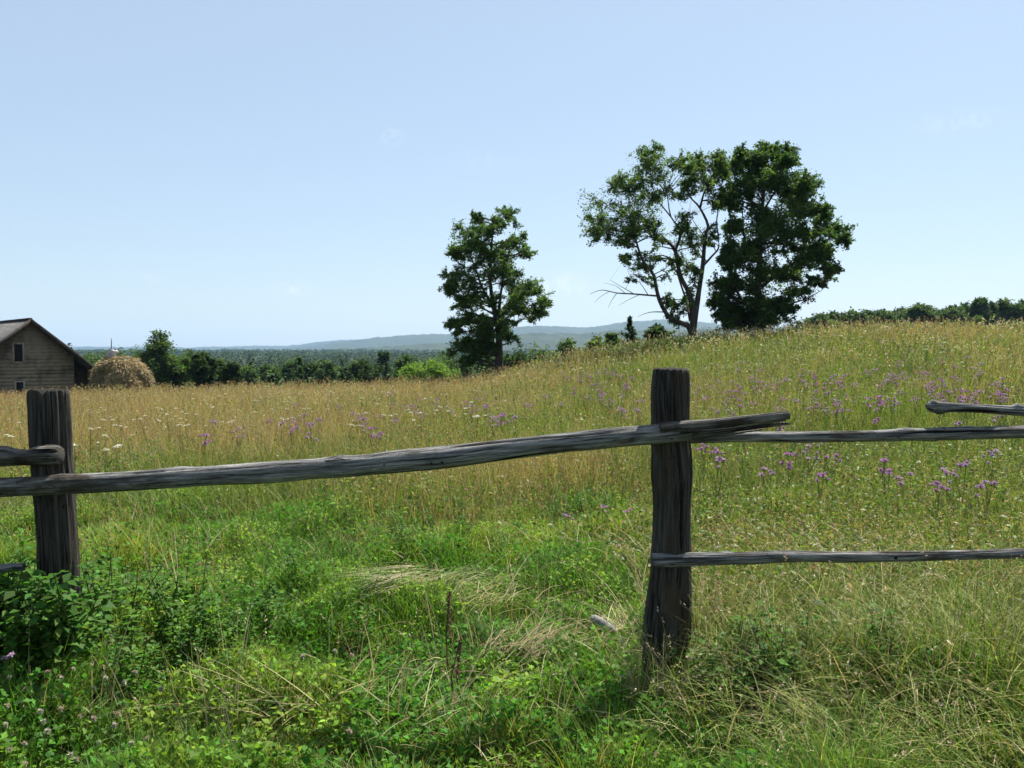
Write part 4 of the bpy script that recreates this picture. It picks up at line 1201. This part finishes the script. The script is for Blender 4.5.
# ------------------------------------------------------------------ barn
M_PLANK = noise_mat("barn_planks", (.145, .118, .080), (.25, .208, .148), 3.2, stretch=(1, 1, 7), detail=5, c2=(.09, .072, .052), scale2=1.2)
M_ROOF = noise_mat("barn_roof_boards", (.05, .049, .050), (.10, .097, .096), 2.5, stretch=(4, .5, 1), detail=4)
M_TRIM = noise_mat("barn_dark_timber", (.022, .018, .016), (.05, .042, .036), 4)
M_GAP = noise_mat("barn_opening", (.010, .009, .009), (.018, .016, .015), 4)
M_WTRIM = noise_mat("barn_window_frame", (.20, .17, .14), (.32, .28, .23), 5)

def build_barn():
    YBn = 50.0
    apex = at(28.5, 321, YBn)
    g = gz(apex[0], apex[1])
    root = bpy.data.objects.new("barn", None); COL.objects.link(root)
    root.location = (apex[0], apex[1], g - .1)
    tag(root, "weathered brown timber barn with a steep grey roof", "barn")
    ang = R(42)
    root.rotation_euler = (0, 0, ang)          # local +x: along the gable, local +y: into the building
    H = apex[2] - g + .1
    half, L = 3.15, 9.0
    hk = H - 1.98; wk = 2.35                   # kink of the roof line
    EX = 4.3
    he = H - 3.45
    def solid(name, V, F, mat, parent=root, label=None):
        n3 = [f for f in F if len(f) == 3]; n4 = [f for f in F if len(f) == 4]
        me = new_mesh(name, np.array(V, float), [np.array(n4).reshape(-1, 4), np.array(n3).reshape(-1, 3)], [mat])
        o = link(name, me, parent)
        if label: o['label'] = label
        return o
    def box(x0, x1, y0, y1, z0, z1):
        V = [(x, y, z) for z in (z0, z1) for y in (y0, y1) for x in (x0, x1)]
        F = [(0, 2, 3, 1), (4, 5, 7, 6), (0, 1, 5, 4), (2, 6, 7, 3), (0, 4, 6, 2), (1, 3, 7, 5)]
        return V, F
    def join(*bs):
        V, F = [], []
        for v, f in bs:
            n = len(V); V += v; F += [tuple(i + n for i in q) for q in f]
        return V, F
    # planked gable: courses with slightly different faces
    rng = random.Random(4)
    bs = []
    z = 0.0
    while z < H - .2:
        z1 = min(z + rng.uniform(.17, .24), H - .12)
        def hw(zz):
            if zz > hk: return max(.06, wk * (H - zz) / (H - hk)) - .04
            return min(2.38, wk + (hk - zz) * .2)
        a, b = hw(z), hw(z1); off = rng.uniform(0, .018)
        V = [(-a, -off, z), (a, -off, z), (b, -off, z1 - .003), (-b, -off, z1 - .003), (-a, .12, z), (a, .12, z), (b, .12, z1 - .003), (-b, .12, z1 - .003)]
        F = [(0, 1, 2, 3), (5, 4, 7, 6), (1, 5, 6, 2), (4, 0, 3, 7), (3, 2, 6, 7), (4, 5, 1, 0)]
        bs.append((V, F)); z = z1
    wall = solid("gable_wall", *join(*bs), M_PLANK)
    solid("side_wall", *join(box(2.26, 2.38, .13, L, 0, hk - .05), box(-2.38, -2.26, .13, L, 0, hk - .05), box(-2.25, 2.25, L - .12, L, 0, hk),
          ([(-wk, L - .12, hk + .005), (wk, L - .12, hk + .005), (0, L - .12, H - .1), (-wk, L, hk + .005), (wk, L, hk + .005), (0, L, H - .1)], [(0, 1, 2), (3, 5, 4), (0, 3, 4, 1), (1, 4, 5, 2), (2, 5, 3, 0)])), M_PLANK)
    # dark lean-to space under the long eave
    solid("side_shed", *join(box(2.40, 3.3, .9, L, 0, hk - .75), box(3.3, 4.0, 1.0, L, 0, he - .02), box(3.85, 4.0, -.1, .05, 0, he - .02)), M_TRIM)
    # roof: two planes each side with a kink, real thickness
    def roof_side(sg):
        pts = [(0, H), (sg * (wk + .12), hk - .05), (sg * EX, he - .15)]
        t = .10
        V = []
        for y in (-.55, L + .4):
            for (x, zz) in pts: V.append((x, y, zz + .02))
            for (x, zz) in pts: V.append((x, y, zz + .02 + t))
        F = [(0, 1, 7, 6), (1, 2, 8, 7), (3, 9, 10, 4), (4, 10, 11, 5), (0, 3, 4, 1), (1, 4, 5, 2), (6, 7, 10, 9), (7, 8, 11, 10), (2, 5, 11, 8), (0, 6, 9, 3)]
        return V, F
    solid("roof", *join(roof_side(1), roof_side(-1)), M_ROOF)
    def fascia(sg):
        pts = [(sg * .02, H), (sg * (wk + .12), hk - .05), (sg * EX, he - .15)]
        V = []
        for y in (-.62, -.555):
            for (x, zz) in pts: V.append((x, y, zz - .14))
            for (x, zz) in pts: V.append((x, y, zz + .13))
        F = [(0, 1, 4, 3), (1, 2, 5, 4), (6, 9, 10, 7), (7, 10, 11, 8), (3, 4, 10, 9), (4, 5, 11, 10), (0, 6, 7, 1), (1, 7, 8, 2), (0, 3, 9, 6), (2, 8, 11, 5)]
        return V, F
    solid("bargeboard", *join(fascia(1), fascia(-1)), M_TRIM)
    V, F = box(-.07, .07, -.56, L + .4, H + .09, H + .17)
    solid("ridge_cap", V, F, M_TRIM)
    for (x0, x1, z0, z1, lab) in ((-.78, -.36, H - 2.35, H - 1.35, "narrow upper gable window"), (-.72, -.36, H - 4.25, H - 3.55, "small lower gable window")):
        fr = solid("window", *join(box(x0 - .09, x0, -.06, .0, z0 - .09, z1 + .09), box(x1, x1 + .09, -.06, .0, z0 - .09, z1 + .09), box(x0, x1, -.06, .0, z1, z1 + .09), box(x0, x1, -.06, .0, z0 - .09, z0)), M_WTRIM, label=lab)
        solid("pane", *box(x0, x1, -.035, -.022, z0, z1), M_GAP, fr)
build_barn()

# ------------------------------------------------------------------ haystack
def build_haystack():
    Yh = 45.5
    c = at(121, 385, Yh); x, y = c[0], Yh; g = gz(x, y)
    top = at(112, 358.5, Yh)[2]; H = top - g
    root = bpy.data.objects.new("haystack", None); COL.objects.link(root); root.location = (x, y, g)
    tag(root, "loose rounded haystack with a thin pole beside the barn", "haystack")
    nu, nv = 72, 30
    th = np.linspace(0, 2 * np.pi, nu, endpoint=False)
    V = []
    for i in range(nv):
        t = i / (nv - 1)
        zz = H * math.sin(t * math.pi / 2) ** .95
        rad = 1.42 * (math.cos(t * math.pi / 2) ** .72 if t < 1 else 0.0)
        lump = 1 + .14 * (vnoise(np.cos(th) * 3 + 9, np.sin(th) * 3 + t * 4 + 9, .9, 5) - .5) * 2
        # shoulder to the left, long lean slope to the right
        xx = np.cos(th) * rad * lump * np.where(np.cos(th) < 0, 1.0, 1.12)
        V.append(np.stack([xx, np.sin(th) * rad * lump, np.full(nu, zz) + .10 * (vnoise(th * 2, th * 0 + t * 6, .5, 8) - .5)], -1))
    V = np.array(V).reshape(-1, 3)
    i = np.arange(nv - 1)[:, None] * nu; j = np.arange(nu)[None]; j2 = (j + 1) % nu
    q = np.stack([i + j, i + j2, i + nu + j2, i + nu + j], -1).reshape(-1, 4)
    acc = Acc()
    acc.add(V, q, np.repeat([(.28, .23, .13)], len(V), 0))
    N = 9000
    k = RNG.integers(0, len(V) - nu, N); P = V[k] + RNG.normal(0, .05, (N, 3))
    out = np.stack([P[:, 0], P[:, 1], np.full(N, -.9)], -1) + RNG.normal(0, .5, (N, 3))
    L = RNG.uniform(.12, .34, N)
    patch = fbm(P[:, 0] + 9, P[:, 2] * 1.5 + P[:, 1], .6, 14)
    cc = lerp((.20, .165, .09), (.38, .31, .18), np.clip((patch - .3) / .4, 0, 1))
    v, f, c3 = leaflets(P, L, np.full(N, .05), vary(cc, N, .2), up=.3, axis=out)
    acc.add(v, f, c3)
    link("hay_mound", acc.mesh("hay_mound", M_DRY), root)
    pw = Wood().add([(-.46, 0, H * .5), (-.47, 0, H + .6), (-.46, 0, H + 1.08)], [.035, .028, .02], sides=8, rough=.05, seed=3)
    link("pole", pw.mesh("pole", M_RAIL), root)
    # a pale cloth bunched round the pole
    nu, nv = 20, 9
    th = np.linspace(0, 2 * np.pi, nu, endpoint=False); V = []
    for i in range(nv):
        t = i / (nv - 1)
        rad = .05 + (.05 + .15 * math.sin(math.pi * min(1, .25 + .75 * (1 - t)))) * (1 + .12 * np.sin(th * 3 + t * 7) + .12 * np.sin(th * 7 - t * 4))
        V.append(np.stack([-.46 + .07 * math.sin(9 * t) + .05 * (1 - t) + np.cos(th) * rad, np.sin(th) * rad, H - .10 + .58 * t + .03 * np.sin(th * 2 + 5 * t)], -1))
    V = np.array(V).reshape(-1, 3)
    i = np.arange(nv - 1)[:, None] * nu; j = np.arange(nu)[None]; j2 = (j + 1) % nu
    q = np.stack([i + j, i + j2, i + nu + j2, i + nu + j], -1).reshape(-1, 4)
    m = noise_mat("pale_cloth", (.20, .17, .18), (.52, .51, .51), 3.0)
    o = tag(link("cloth", new_mesh("cloth", V, q, [m], smooth=True), root), None, None); o['label'] = "pale cloth bunched round the haystack pole"
build_haystack()

# ------------------------------------------------------------------ the air
def build_haze():
    m, t, out = base_mat("haze_air")
    pv = t.nodes.new("ShaderNodeVolumePrincipled")
    pv.inputs['Color'].default_value = (.46, .69, 1.0, 1)
    pv.inputs['Density'].default_value = HAZE
    pv.inputs['Anisotropy'].default_value = 0.15
    t.links.new(pv.outputs[0], out.inputs['Volume'])
    s = 7900; z0, z1 = -24, 190
    V = [(x, y, z) for z in (z0, z1) for y in (-s, s) for x in (-s, s)]
    F = np.array([(0, 2, 3, 1), (4, 5, 7, 6), (0, 1, 5, 4), (2, 6, 7, 3), (0, 4, 6, 2), (1, 3, 7, 5)])
    o = link("haze", new_mesh("haze", np.array(V, float), F, [m]))
    tag(o, "pale summer haze lying over the valley", "haze", kind='stuff')
build_haze()
